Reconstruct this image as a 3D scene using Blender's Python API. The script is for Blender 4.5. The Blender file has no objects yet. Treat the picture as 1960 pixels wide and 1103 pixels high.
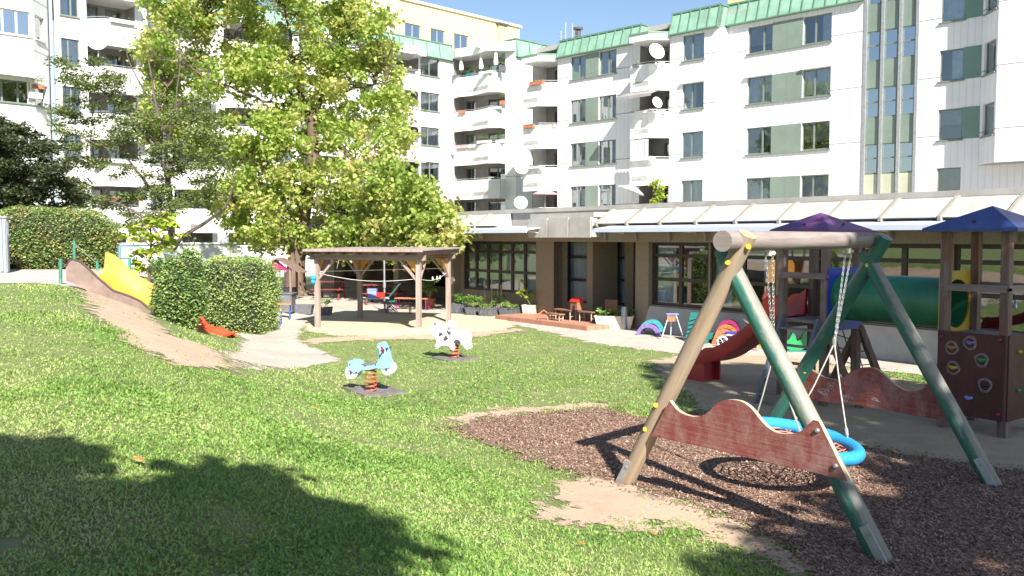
import bpy, math, random
import numpy as np
from mathutils import Vector, Matrix
random.seed(7); RNG = np.random.default_rng(11)
R = math.radians
scene = bpy.context.scene
C = scene.collection

# ------------------------------------------------------------------ camera geometry
CZ = 2.5; PITCH = R(3.25); FPX = 1700.0
def ray(px, py):
    x = (px-980)/FPX; u = -(py-551.5)/FPX
    c, s = math.cos(PITCH), math.sin(PITCH)
    return Vector((x, c+u*s, -s+u*c))
def P(px, py, Y):
    d = ray(px, py); t = Y/d.y
    return Vector((d.x*t, Y, CZ+d.z*t))
def ss(t):
    t = max(0.0, min(1.0, t)); return t*t*(3-2*t)
def terrain(x, y):
    s = -.873*(x+6.2) - .487*min(y-21.5, 0.0)
    A = .95 + .6*ss((y-6)/11.0)
    A *= 1 - ss((y-28)/8.0)
    h = A*ss(s/4.9)
    h += .035*math.sin(x*.9+1.3)*math.sin(y*.7)*ss((s+2)/4)
    if y < 2: h *= 1
    # small mound of bare soil beside the swing
    h += .05*math.exp(-((x-1.3)**2+(y-7.8)**2)/.5)
    # heaped sand under the pavilion
    h += .12*math.exp(-((x+2.2)**2+(y-23.2)**2)/.8) + .08*math.exp(-((x+3.4)**2+(y-23.1)**2)/.5)
    return h
def G(px, py):
    d = ray(px, py); z = 0.0
    for _ in range(40):
        t = (z-CZ)/d.z; z = .5*z+.5*terrain(d.x*t, d.y*t)
    t = (z-CZ)/d.z
    return Vector((d.x*t, d.y*t, terrain(d.x*t, d.y*t)))
SUN = Vector((.40, -1.19, 1.0)).normalized()

# ------------------------------------------------------------------ materials
def nt(name):
    m = bpy.data.materials.new(name); m.use_nodes = True
    n = m.node_tree; b = n.nodes['Principled BSDF']
    return m, n, b
def lk(n, a, b): n.links.new(a, b)
def noise(n, scale, detail=4, rough=.6, vec=None, dist=0):
    t = n.nodes.new('ShaderNodeTexNoise'); t.inputs['Scale'].default_value = scale
    t.inputs['Detail'].default_value = detail; t.inputs['Roughness'].default_value = rough
    t.inputs['Distortion'].default_value = dist
    if vec is None:
        g = n.nodes.new('ShaderNodeNewGeometry'); vec = g.outputs['Position']
    lk(n, vec, t.inputs['Vector']); return t.outputs['Fac']
def ramp(n, fac, stops):
    r = n.nodes.new('ShaderNodeValToRGB'); e = r.color_ramp.elements
    while len(e) < len(stops): e.new(.5)
    for i, (p, c) in enumerate(stops):
        e[i].position = p; e[i].color = (*c, 1) if len(c) == 3 else c
    lk(n, fac, r.inputs['Fac']); return r.outputs['Color']
def mixc(n, fac, a, b, mode='MIX'):
    m = n.nodes.new('ShaderNodeMix'); m.data_type = 'RGBA'; m.blend_type = mode
    for v, i in ((fac, 0), (a, 6), (b, 7)):
        if hasattr(v, 'is_output'): lk(n, v, m.inputs[i])
        elif i == 0: m.inputs[0].default_value = v
        else: m.inputs[i].default_value = (*v, 1)
    return m.outputs[2]
def math_(n, op, a, b=None, c=None):
    m = n.nodes.new('ShaderNodeMath'); m.operation = op
    for i, v in enumerate((a, b, c)):
        if v is None: continue
        if hasattr(v, 'is_output'): lk(n, v, m.inputs[i])
        else: m.inputs[i].default_value = v
    return m.outputs[0]
def bump(n, b, h, strength=.3, dist=.02):
    u = n.nodes.new('ShaderNodeBump'); u.inputs['Strength'].default_value = strength
    u.inputs['Distance'].default_value = dist
    lk(n, h, u.inputs['Height']); lk(n, u.outputs['Normal'], b.inputs['Normal'])
def objvec(n):
    t = n.nodes.new('ShaderNodeTexCoord'); return t.outputs['Object']
def scalev(n, v, s):
    m = n.nodes.new('ShaderNodeVectorMath'); m.operation = 'MULTIPLY'
    lk(n, v, m.inputs[0]); m.inputs[1].default_value = s; return m.outputs[0]
def M(name, col, rough=.6, var=.18, scale=3, bmp=0, bscale=40, metal=0, col2=None, lo=.35, hi=.65):
    m, n, b = nt(name)
    f = noise(n, scale, 6, .65)
    c2 = col2 if col2 else tuple(c*(1-var) for c in col)
    c1 = col if col2 else tuple(min(1, c*(1+var*.5)) for c in col)
    lk(n, ramp(n, f, [(lo, c1), (hi, c2)]), b.inputs['Base Color'])
    b.inputs['Roughness'].default_value = rough; b.inputs['Metallic'].default_value = metal
    if bmp: bump(n, b, noise(n, bscale, 5, .7), bmp)
    return m
def wood(name, c1, c2, c3=None, along=(0, 0, 1), rough=.75, scale=14, amt=(.35, .6)):
    """weathered timber: grain stretched along an axis, optional worn paint colour c3"""
    m, n, b = nt(name)
    v = objvec(n)
    k = tuple(.06 if a else 1.0 for a in along)
    g = noise(n, scale, 7, .7, scalev(n, v, k), .4)
    col = ramp(n, g, [(.32, c1), (.68, c2)])
    if c3:
        w = noise(n, 5, 8, .75, scalev(n, v, tuple(.25 if a else 1.0 for a in along)))
        msk = ramp(n, w, [(amt[0], (0, 0, 0)), (amt[1], (1, 1, 1))])
        col = mixc(n, msk, col, c3)
    lk(n, col, b.inputs['Base Color']); b.inputs['Roughness'].default_value = rough
    bump(n, b, g, .5, .01)
    return m
def boardmat(name, U):
    m, n, b = nt(name); g = n.nodes.new('ShaderNodeNewGeometry').outputs['Position']
    d = n.nodes.new('ShaderNodeVectorMath'); d.operation = 'DOT_PRODUCT'; lk(n, g, d.inputs[0]); d.inputs[1].default_value = U
    sep = n.nodes.new('ShaderNodeSeparateXYZ'); lk(n, g, sep.inputs[0])
    cb = n.nodes.new('ShaderNodeCombineXYZ'); lk(n, d.outputs['Value'], cb.inputs[0]); lk(n, math_(n, 'ADD', sep.outputs['Z'], math_(n, 'MULTIPLY', d.outputs['Value'], .02)), cb.inputs[2])
    v = cb.outputs[0]
    gr = noise(n, 40, 8, .8, scalev(n, v, (.04, 1, 1)), .5); cr_ = noise(n, 26, 4, .6, scalev(n, v, (.05, 1, 1.6)), .2)
    col = ramp(n, gr, [(.3, (.13, .022, .022)), (.7, (.30, .075, .065))])
    wear = noise(n, 3.2, 10, .85, scalev(n, v, (1.3, 1, .8))); col = mixc(n, ramp(n, wear, [(.44, (0, 0, 0)), (.66, (.85, .85, .85))]), col, (.33, .22, .19))
    sc_ = noise(n, 30, 6, .8, scalev(n, v, (1, 1, .12))); col = mixc(n, ramp(n, sc_, [(.6, (0, 0, 0)), (.78, (.5, .5, .5))]), col, (.46, .40, .37))
    col = mixc(n, ramp(n, cr_, [(.30, (.85, .85, .85)), (.36, (0, 0, 0))]), col, (.06, .02, .02))
    lk(n, col, b.inputs['Base Color']); b.inputs['Roughness'].default_value = .65; bump(n, b, math_(n, 'ADD', gr, cr_), .5, .01); return m
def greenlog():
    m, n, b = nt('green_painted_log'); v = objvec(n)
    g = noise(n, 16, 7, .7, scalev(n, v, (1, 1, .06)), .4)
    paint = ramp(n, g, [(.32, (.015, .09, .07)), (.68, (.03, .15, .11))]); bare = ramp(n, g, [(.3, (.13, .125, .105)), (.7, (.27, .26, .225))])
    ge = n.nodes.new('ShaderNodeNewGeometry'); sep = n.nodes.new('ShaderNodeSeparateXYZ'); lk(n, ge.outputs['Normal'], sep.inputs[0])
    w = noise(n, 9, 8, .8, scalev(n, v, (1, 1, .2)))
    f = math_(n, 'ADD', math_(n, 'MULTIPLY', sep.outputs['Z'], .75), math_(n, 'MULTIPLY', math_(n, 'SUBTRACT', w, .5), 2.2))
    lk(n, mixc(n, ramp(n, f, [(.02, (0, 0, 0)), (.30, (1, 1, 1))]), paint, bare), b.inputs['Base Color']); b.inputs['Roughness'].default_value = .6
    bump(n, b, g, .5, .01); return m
def clad(name, U, col, pitch=.3, joint=True, z0=5.86):
    """painted sheet cladding with vertical seams and a joint at every storey"""
    m, n, b = nt(name)
    g = n.nodes.new('ShaderNodeNewGeometry').outputs['Position']
    d = n.nodes.new('ShaderNodeVectorMath'); d.operation = 'DOT_PRODUCT'
    lk(n, g, d.inputs[0]); d.inputs[1].default_value = (U[0], U[1], 0)
    u = math_(n, 'FRACT', math_(n, 'DIVIDE', d.outputs['Value'], pitch))
    seam = math_(n, 'COMPARE', u, .5, .07)
    sep = n.nodes.new('ShaderNodeSeparateXYZ'); lk(n, g, sep.inputs[0])
    z = math_(n, 'FRACT', math_(n, 'DIVIDE', math_(n, 'SUBTRACT', sep.outputs['Z'], z0), 2.7))
    jt = math_(n, 'COMPARE', z, .5, .009)
    base = mixc(n, ramp(n, noise(n, .6, 6, .7), [(.3, (0, 0, 0)), (.75, (1, 1, 1))]), col, tuple(c*.86 for c in col))
    st = noise(n, 2.2, 5, .7, scalev(n, g, (1, 1, .12)))
    base = mixc(n, ramp(n, st, [(.55, (0, 0, 0)), (.9, (.5, .5, .5))]), base, tuple(c*.7 for c in col))
    base = mixc(n, math_(n, 'MULTIPLY', seam, .30), base, (.35, .35, .36))
    if joint: base = mixc(n, math_(n, 'MULTIPLY', jt, .75), base, (.12, .12, .12))
    lk(n, base, b.inputs['Base Color']); b.inputs['Roughness'].default_value = .45
    h = math_(n, 'SUBTRACT', 1.0, math_(n, 'ADD', seam, jt)); bump(n, b, h, .4, .03)
    return m
def glass(name, tint=(.9, .95, .95), refl=.3, dark=0.0):
    m = bpy.data.materials.new(name); m.use_nodes = True; n = m.node_tree; n.nodes.clear()
    o = n.nodes.new('ShaderNodeOutputMaterial')
    g = n.nodes.new('ShaderNodeBsdfGlossy'); g.inputs['Roughness'].default_value = .015
    g.inputs['Color'].default_value = (.95, .98, 1, 1)
    t = n.nodes.new('ShaderNodeBsdfTransparent'); t.inputs['Color'].default_value = (*tint, 1)
    fr = n.nodes.new('ShaderNodeFresnel'); fr.inputs['IOR'].default_value = 1.55
    bu = n.nodes.new('ShaderNodeBump'); bu.inputs['Strength'].default_value = .03
    lk(n, noise(n, 1.3, 2), bu.inputs['Height']); lk(n, bu.outputs[0], g.inputs['Normal'])
    x = n.nodes.new('ShaderNodeMixShader')
    lk(n, math_(n, 'ADD', math_(n, 'MULTIPLY', fr.outputs[0], 1.3), refl), x.inputs[0])
    lk(n, t.outputs[0], x.inputs[1]); lk(n, g.outputs[0], x.inputs[2]); lk(n, x.outputs[0], o.inputs[0])
    return m
def leafmat(name, cols, trans=.35, rough=.5):
    m, n, b = nt(name)
    a = n.nodes.new('ShaderNodeAttribute'); a.attribute_name = 'tint'
    st = [(i/(len(cols)-1), c) for i, c in enumerate(cols)]
    col = ramp(n, a.outputs['Fac'], st)
    lk(n, col, b.inputs['Base Color']); b.inputs['Roughness'].default_value = rough
    tr = n.nodes.new('ShaderNodeBsdfTranslucent')
    lk(n, mixc(n, .5, col, (.50, .60, .14)), tr.inputs['Color'])
    x = n.nodes.new('ShaderNodeMixShader'); x.inputs[0].default_value = trans
    out = n.nodes['Material Output']
    lk(n, b.outputs[0], x.inputs[1]); lk(n, tr.outputs[0], x.inputs[2]); lk(n, x.outputs[0], out.inputs[0])
    return m

S2 = math.sqrt(.5)
UR = (S2, -S2); UL = (S2, S2); UK = (.588, -.809)
mat = {}
mat['cladR'] = clad('white_cladding_right', UR, (.70, .70, .70))
mat['cladL'] = clad('white_cladding_left', UL, (.70, .70, .70))
mat['cladbay'] = clad('white_cladding_bay', (1, 0), (.80, .80, .79))
mat['white'] = M('white_concrete', (.68, .68, .67), .6, .14, 1.6, .2, 12)
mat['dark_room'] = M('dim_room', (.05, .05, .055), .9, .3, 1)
mat['copper'] = M('green_copper', (.20, .35, .26), .55, .22, 1.6, .1, 8)
mat['copperseam'] = M('green_copper_seam', (.11, .21, .155), .6, .2, 1.6)
mat['yellow'] = clad('yellow_cladding', UL, (.66, .58, .28), .9, False)
mat['pinkwhite'] = M('pale_render', (.80, .74, .72), .8, .05, 1)
mat['frame'] = M('grey_green_frame', (.15, .18, .155), .45, .15, 3)
mat['panel'] = M('sage_panel', (.17, .215, .18), .4, .12, .8)
mat['panelyel'] = M('pale_sage_panel', (.42, .43, .32), .4, .12, .8)
mat['paneldark'] = M('deep_green_panel', (.13, .22, .18), .4, .12, .8)
mat['glass'] = glass('window_glass', (.72, .8, .85), .17)
mat['glassblue'] = glass('stair_glass', (.25, .35, .5), .55)
mat['curtain'] = M('net_curtain', (.74, .76, .78), .9, .2, 2.5)
mat['blind'] = M('window_blind', (.36, .35, .34), .8, .2, 2.5)
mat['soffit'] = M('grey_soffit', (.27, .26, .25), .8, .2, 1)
mat['metal'] = M('galvanised_metal', (.42, .43, .44), .4, .2, 8, 0, 40, .6)
mat['dkmetal'] = M('dark_metal', (.07, .07, .075), .5, .2, 8)
mat['dish'] = M('dish_white', (.74, .75, .76), .45, .06, 3)
mat['beige'] = M('beige_exposed_concrete', (.25, .205, .15), .9, .2, 25, .5, 90)
mat['precastrib'] = M('precast_rib', (.24, .225, .20), .8, .2, 3)
mat['precast'] = M('precast_concrete', (.39, .375, .35), .8, .2, 1.2, .25, 25)
mat['awning'] = M('awning_cloth', (.42, .46, .56), .7, .06, 2)
mat['brownframe'] = M('dark_brown_frame', (.035, .026, .022), .45, .3, 4)
mat['brick'] = None
mat['bark'] = wood('brown_bark', (.06, .04, .03), (.18, .125, .09), None, (0, 0, 1), .95, 9)
mat['bark2'] = wood('grey_bark', (.05, .04, .035), (.14, .12, .10), None, (0, 0, 1), .95, 12)
mat['logtan'] = wood('tan_log', (.24, .165, .10), (.39, .29, .20), (.29, .26, .23), (0, 0, 1), .8, 16, (.45, .8))
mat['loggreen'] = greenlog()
mat['loggrey'] = wood('grey_weathered_log', (.15, .12, .11), (.27, .23, .215), None, (1, 1, 0), .9, 18)
mat['post'] = wood('grey_timber_post', (.20, .15, .125), (.37, .30, .265), None, (0, 0, 1), .9, 16)
mat['towerpost'] = wood('dark_timber_post', (.10, .065, .055), (.24, .18, .16), (.20, .075, .045), (0, 0, 1), .85, 16, (.5, .62))
mat['beam'] = wood('grey_timber_beam', (.16, .12, .11), (.30, .24, .22), None, (1, 1, 0), .9, 14)
mat['redboard'] = wood('worn_red_board', (.17, .03, .03), (.27, .06, .055), (.40, .31, .29), (1, 1, 0), .6, 30, (.54, .85))
mat['boardedge'] = wood('board_edge', (.45, .32, .2), (.55, .42, .28), None, (1, 1, 0))
mat['yellowcap'] = M('yellow_plastic_cap', (.80, .55, .03), .4, .1, 8)
mat['bluerope'] = M('blue_wound_rope', (.02, .30, .62), .6, .25, 60, .6, 200)
mat['redrope'] = M('pale_red_rope', (.50, .18, .14), .8, .3, 60)
mat['rope'] = M('grey_steel_rope', (.40, .38, .33), .6, .2, 60)
mat['chain'] = M('bright_chain', (.62, .62, .6), .35, .2, 20, 0, 40, .8)
mat['redplastic'] = M('red_slide_plastic', (.42, .03, .045), .35, .25, 2)
mat['redbright'] = M('bright_red_plastic', (.62, .03, .02), .35, .15, 2)
mat['greenplastic'] = M('green_tunnel_plastic', (.025, .17, .09), .38, .3, 2)
mat['blueplastic'] = M('blue_plastic', (.02, .05, .38), .35, .15, 2)
mat['bluepanel'] = M('blue_roof_sheet', (.035, .06, .21), .45, .15, 1.5)
mat['purple'] = M('purple_roof_sheet', (.13, .045, .16), .45, .15, 1.5)
mat['yellowpl'] = M('yellow_plastic', (.50, .33, .03), .4, .15, 2)
mat['maroon'] = M('maroon_climbing_panel', (.075, .02, .018), .55, .35, 4)
mat['black'] = M('black_plastic', (.02, .02, .022), .5, .3, 4)
mat['chalk'] = M('chalk', (.55, .50, .52), .95, .2, 20)
mat['slidebrown'] = M('dirty_brown_slide', (.20, .145, .12), .6, .3, 2.5, .1, 20, 0, None)
mat['slideyellow'] = M('yellow_orange_slide', (.60, .27, .035), .6, .15, 1.5)
mat['slidered'] = M('orange_red_slide', (.45, .06, .02), .45, .2, 3)
mat['rubberrim'] = M('brown_rubber_rim', (.05, .03, .025), .7, .2, 8)
mat['greenpaint'] = M('green_painted_post', (.04, .20, .14), .5, .3, 8)
mat['bluepaint'] = M('blue_painted_rail', (.10, .22, .30), .5, .2, 8)
mat['tube_blue'] = M('blue_steel_tube', (.03, .12, .45), .4, .15, 8)
mat['orangewood'] = M('orange_wood', (.55, .20, .06), .5, .2, 8)
mat['planter'] = M('dark_grey_planter', (.12, .125, .14), .6, .25, 6)
mat['palewood'] = wood('pale_timber', (.50, .43, .34), (.66, .60, .50), None, (1, 1, 0), .8, 10)
mat['teal'] = M('teal_plastic', (.02, .15, .14), .4, .2, 5)
mat['cyan'] = M('cyan_plastic', (.05, .28, .30), .4, .2, 5)
mat['lilac'] = M('lilac_plastic', (.20, .13, .36), .4, .2, 5)
mat['orangepl'] = M('orange_plastic', (.42, .14, .04), .4, .2, 5)
mat['magenta'] = M('magenta_plastic', (.28, .02, .10), .4, .2, 5)
mat['toygreen'] = M('green_toy_plastic', (.02, .25, .08), .35, .2, 5)
mat['pink'] = M('pink_cloth', (.72, .33, .36), .8, .1, 5)
mat['terracotta'] = M('terracotta', (.42, .15, .08), .8, .2, 5)
mat['rubmat'] = M('grey_rubber_mat', (.15, .135, .13), .9, .3, 6, .4, 80)
mat['ridblue'] = M('light_blue_board', (.20, .42, .58), .45, .08, 4)
mat['ridwhite'] = M('white_board', (.60, .60, .62), .45, .06, 4)
mat['spring'] = M('red_orange_spring', (.52, .10, .04), .45, .25, 20)
mat['darkred'] = M('dark_red_wood', (.16, .03, .03), .6, .25, 5)
mat['blackpatch'] = M('dark_patch', (.05, .05, .055), .6, .2, 10)
mat['soilm'] = M('planter_soil', (.06, .045, .03), .95, .4, 20, .6, 80)
mat['lightblue'] = M('pale_blue_plastic', (.22, .28, .70), .45, .15, 5)
mat['clothpeg'] = M('white_clip', (.75, .75, .75), .6, .1, 5)
mat['brownboard'] = M('brown_board', (.24, .12, .07), .7, .2, 5)
mat['cane'] = M('cane', (.45, .34, .24), .8, .2, 20)
mat['fallen'] = M('fallen_leaf', (.42, .17, .05), .8, .3, 30)
mat['roofflat'] = M('gravel_roof', (.35, .34, .32), .9, .2, 10)
mat['metal_and_shade'] = M('blue_grey_metal_and_shade', (.36, .41, .48), .45, .1, 3)  # sheet metal of the screen; also paints the shade in the left recess
mat['gusset'] = M('orange_gusset', (.50, .27, .06), .6, .15, 5)
mat['roofsheet'] = M('corrugated_roof_sheet', (.25, .205, .195), .7, .2, 4)
mat['leafstem'] = M('green_stem', (.18, .26, .08), .7, .2, 20)
mat['ladderblue'] = M('blue_grey_ladder', (.12, .14, .19), .6, .3, 10)
# brick paving
m, n, b = nt('red_brick')
bt = n.nodes.new('ShaderNodeTexBrick'); bt.inputs['Scale'].default_value = 4.5
bt.inputs['Color1'].default_value = (.42, .17, .10, 1); bt.inputs['Color2'].default_value = (.32, .12, .07, 1)
bt.inputs['Mortar'].default_value = (.30, .22, .17, 1); bt.inputs['Mortar Size'].default_value = .03
lk(n, n.nodes.new('ShaderNodeNewGeometry').outputs['Position'], bt.inputs['Vector'])
lk(n, bt.outputs['Color'], b.inputs['Base Color']); b.inputs['Roughness'].default_value = .85
mat['brick'] = m
# tree leaves
mat['leafcat'] = leafmat('catalpa_leaves', [(.12, .22, .035), (.25, .38, .07), (.38, .49, .12), (.52, .55, .18), (.56, .46, .2)], .6)
mat['leafolive'] = leafmat('olive_leaves', [(.07, .095, .035), (.12, .16, .05), (.21, .25, .09)], .25)
mat['leafdark'] = leafmat('dark_leaves', [(.02, .028, .014), (.05, .065, .028), (.09, .11, .05)], .1)
mat['leafyoung'] = leafmat('young_leaves', [(.12, .26, .03), (.30, .40, .04), (.52, .48, .06)], .4)
mat['leafhedge'] = leafmat('hedge_leaves', [(.05, .11, .02), (.13, .22, .05), (.27, .36, .10), (.30, .18, .09)], .25)
mat['leafbush'] = leafmat('bush_leaves', [(.05, .12, .04), (.14, .25, .07), (.28, .39, .12), (.42, .48, .18)], .3)
mat['leafplant'] = leafmat('plant_leaves', [(.05, .14, .02), (.14, .28, .05), (.30, .42, .10)], .3)
mat['grassblade'] = leafmat('grass_blades', [(.065, .15, .02), (.165, .305, .055), (.26, .40, .09), (.44, .44, .20)], .35, .6)

# ground materials
def groundmat(name, stops, scale, bstr=.5, bscale=60, extra=None, edge=None, rough=.95):
    m, n, b = nt(name)
    f = noise(n, scale, 8, .75)
    col = ramp(n, f, stops)
    if extra:
        sc, lo, hi, c = extra
        col = mixc(n, ramp(n, noise(n, sc, 6, .7), [(lo, (0, 0, 0)), (hi, (1, 1, 1))]), col, c)
    lk(n, col, b.inputs['Base Color']); b.inputs['Roughness'].default_value = rough
    bump(n, b, noise(n, bscale, 6, .8), bstr, .03)
    if edge:   # ragged outline: distance to the sheet's edge broken up by noise
        a = n.nodes.new('ShaderNodeAttribute'); a.attribute_name = 'edge'
        e = math_(n, 'ADD', a.outputs['Fac'], math_(n, 'MULTIPLY', math_(n, 'SUBTRACT', noise(n, edge[0], 10, .82), .52), edge[1]*3.2))
        al = math_(n, 'GREATER_THAN', e, 0.0)
        lk(n, al, b.inputs['Alpha'])
    return m
mat['grass'] = groundmat('grass_ground', [(.3, (.10, .15, .035)), (.5, (.16, .20, .06)), (.7, (.22, .24, .09))], 2.2, .8, 50, (.55, .60, .78, (.34, .27, .16)))
mat['sand'] = groundmat('play_sand', [(.3, (.35, .265, .175)), (.7, (.47, .37, .255))], 2.5, .9, 22, (7, .55, .8, (.30, .23, .16)), (3, .45))
mat['pit'] = groundmat('pavilion_sand', [(.3, (.42, .35, .24)), (.7, (.51, .43, .31))], 2.0, .6, 18, None, (2, .35))
mat['dirt'] = groundmat('bare_dirt', [(.3, (.36, .255, .175)), (.7, (.47, .355, .255))], 2.0, .5, 30, (3, .6, .75, (.22, .25, .09)), (2.2, .75))
mat['pave'] = groundmat('pale_paving', [(.3, (.37, .32, .275)), (.7, (.45, .395, .34))], .9, .25, 60, (.6, .5, .75, (.28, .24, .2)), (1.5, .5))
mat['asph'] = groundmat('pink_grey_asphalt', [(.3, (.36, .31, .29)), (.7, (.44, .39, .36))], 1.5, .3, 80, None, (3, .2))
# bark mulch
m = groundmat('bark_mulch', [(.3, (.17, .10, .08)), (.7, (.30, .20, .17))], 1.5, .5, 60, None, (2.5, .5))
n = m.node_tree; b = n.nodes['Principled BSDF']
g = n.nodes.new('ShaderNodeNewGeometry').outputs['Position']
vo = n.nodes.new('ShaderNodeTexVoronoi'); vo.inputs['Scale'].default_value = 55; vo.inputs['Randomness'].default_value = 1
lk(n, scalev(n, g, (1, .55, 1)), vo.inputs['Vector'])
col = ramp(n, vo.outputs['Color'], [(.1, (.045, .024, .018)), (.45, (.18, .097, .064)), (.75, (.31, .19, .135)), (.95, (.46, .34, .26))])
lk(n, col, b.inputs['Base Color'])
bu = [x for x in n.nodes if x.type == 'BUMP'][0]; bu.inputs['Strength'].default_value = .5
lk(n, vo.outputs['Distance'], bu.inputs['Height'])
mat['mulch'] = m
mat['board1'] = boardmat('worn_red_board', (.62, -.785, 0)); mat['board2'] = boardmat('worn_red_plank', (.56, -.83, 0))

# ------------------------------------------------------------------ mesh helpers
def tag(o, label=None, cat=None, group=None, kind=None):
    if label: o['label'] = label
    if cat: o['category'] = cat
    if group: o['group'] = group
    if kind: o['kind'] = kind
    return o
def world_origin(p):
    v = Vector((0, 0, 0))
    while p is not None: v += p.location; p = p.parent
    return v
def thing(name, loc, label, cat, group=None):
    o = bpy.data.objects.new(name, None); C.objects.link(o); o.location = loc
    o.empty_display_size = .1
    return tag(o, label, cat, group)
class MB:
    def __init__(s): s.v = []; s.f = []; s.mi = []
    def add(s, vs, fs, mi=0):
        k = len(s.v); s.v.extend([tuple(v) for v in vs])
        s.f.extend([tuple(i+k for i in f) for f in fs]); s.mi.extend([mi]*len(fs)); return s
    def quad(s, a, b, c, d, mi=0): return s.add([a, b, c, d], [(0, 1, 2, 3)], mi)
    def box(s, c, size, rz=0, mi=0, mat4=None):
        x, y, z = [q/2 for q in size]
        vs = [Vector((i, j, k)) for i in (-x, x) for j in (-y, y) for k in (-z, z)]
        mt = mat4 if mat4 else Matrix.Rotation(rz, 4, 'Z')
        vs = [mt @ v + Vector(c) for v in vs]
        return s.add(vs, [(0, 1, 3, 2), (4, 6, 7, 5), (0, 4, 5, 1), (2, 3, 7, 6), (0, 2, 6, 4), (1, 5, 7, 3)], mi)
    def bar(s, p0, p1, w, h=None, up=(0, 0, 1), mi=0):
        p0, p1 = Vector(p0), Vector(p1); d = p1-p0; L = d.length; d.normalize()
        up = Vector(up)
        if abs(d.dot(up)) > .98: up = Vector((1, 0, 0))
        sx = d.cross(up).normalized(); uz = sx.cross(d)
        m = Matrix((sx, d, uz)).transposed().to_4x4()
        return s.box((p0+p1)/2, (w, L, h or w), mi=mi, mat4=m)
    def tube(s, pts, r, n=8, mi=0, closed=False, caps=True):
        pts = [Vector(p) for p in pts]; N = len(pts)
        rs = r if isinstance(r, (list, tuple)) else [r]*N
        vs = []; fs = []; ref = None
        for i, p in enumerate(pts):
            a = pts[(i-1) % N] if (closed or i > 0) else p; b = pts[(i+1) % N] if (closed or i < N-1) else p
            d = (b-a).normalized()
            if ref is None: ref = d.cross(Vector((0, 0, 1)) if abs(d.z) < .9 else Vector((1, 0, 0))).normalized()
            ref = (ref-d*ref.dot(d)).normalized(); q = d.cross(ref)
            for k in range(n):
                t = 2*math.pi*k/n; vs.append(p+(ref*math.cos(t)+q*math.sin(t))*rs[i])
        for i in range(N if closed else N-1):
            j = (i+1) % N
            for k in range(n):
                l = (k+1) % n; fs.append((i*n+k, i*n+l, j*n+l, j*n+k))
        if caps and not closed: fs += [tuple(range(n-1, -1, -1)), tuple((N-1)*n+k for k in range(n))]
        return s.add(vs, fs, mi)
    def prism(s, pts, z0, z1, mi=0):
        n = len(pts)
        vs = [(p[0], p[1], z0) for p in pts]+[(p[0], p[1], z1) for p in pts]
        fs = [tuple(range(n-1, -1, -1)), tuple(range(n, 2*n))]+[(i, (i+1) % n, n+(i+1) % n, n+i) for i in range(n)]
        return s.add(vs, fs, mi)
    def slab(s, pts, off, mi=0, mis=None):
        """3D polygon extruded by a vector"""
        n = len(pts); off = Vector(off); vs = [Vector(p) for p in pts]+[Vector(p)+off for p in pts]
        s.add(vs, [tuple(range(n-1, -1, -1)), tuple(range(n, 2*n))], mi)
        s.add(vs, [(i, (i+1) % n, n+(i+1) % n, n+i) for i in range(n)], mi if mis is None else mis)
        return s
    def lathe(s, c, prof, n=20, mi=0, mt=None, a0=0, a1=2*math.pi):
        full = abs(a1-a0-2*math.pi) < 1e-6; N = n if full else n+1
        vs = []; fs = []
        for r, z in prof:
            for k in range(N):
                t = a0+(a1-a0)*k/n; v = Vector((r*math.cos(t), r*math.sin(t), z))
                if mt: v = mt @ v
                vs.append(v+Vector(c))
        for i in range(len(prof)-1):
            for k in range(n):
                l = (k+1) % N; fs.append((i*N+k, i*N+l, (i+1)*N+l, (i+1)*N+k))
        return s.add(vs, fs, mi)
    def ball(s, c, r, n=10, sz=1, mi=0):
        return s.lathe(c, [(max(1e-4, r*math.sin(math.pi*i/8)), -r*sz*math.cos(math.pi*i/8)) for i in range(9)], n, mi)
    def build(s, name, mats, parent=None, smooth=False, **kw):
        me = bpy.data.meshes.new(name)
        o0 = world_origin(parent) if parent else Vector((0, 0, 0))
        me.from_pydata([(v[0]-o0.x, v[1]-o0.y, v[2]-o0.z) for v in s.v], [], s.f)
        mats = mats if isinstance(mats, (list, tuple)) else [mats]
        for m_ in mats: me.materials.append(mat[m_] if isinstance(m_, str) else m_)
        if len(mats) > 1: me.polygons.foreach_set('material_index', s.mi)
        if smooth:
            me.polygons.foreach_set('use_smooth', [True]*len(me.polygons))
            try: me.set_sharp_from_angle(angle=R(40))
            except Exception: pass
        me.update()
        o = bpy.data.objects.new(name, me); C.objects.link(o)
        if parent: o.parent = parent
        return tag(o, **kw) if kw else o
def npmesh(name, verts, nper, parent, material, tint, faces=None, smooth=False, quads=None):
    """many identical little polygons: verts (N*nper,3)"""
    me = bpy.data.meshes.new(name); N = len(verts)//nper
    o0 = world_origin(parent) if parent else Vector((0, 0, 0))
    verts = verts-np.array([o0.x, o0.y, o0.z])
    pat = faces or [tuple(range(nper))]
    loops = np.concatenate([np.concatenate([np.array(f)[None, :]+np.arange(N)[:, None]*nper], 1) for f in pat], 1).ravel() if all(len(f) == len(pat[0]) for f in pat) else None
    k = len(pat[0])
    me.vertices.add(len(verts)); me.vertices.foreach_set('co', verts.astype(np.float32).ravel())
    nf = N*len(pat)
    me.loops.add(nf*k); me.loops.foreach_set('vertex_index', loops.astype(np.int32))
    me.polygons.add(nf); me.polygons.foreach_set('loop_start', (np.arange(nf)*k).astype(np.int32))
    me.update(calc_edges=True)
    at = me.attributes.new('tint', 'FLOAT', 'POINT'); at.data.foreach_set('value', np.repeat(tint, nper).astype(np.float32))
    me.materials.append(mat[material])
    if smooth: me.polygons.foreach_set('use_smooth', [True]*nf)
    o = bpy.data.objects.new(name, me); C.objects.link(o)
    if parent: o.parent = parent
    return o
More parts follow.
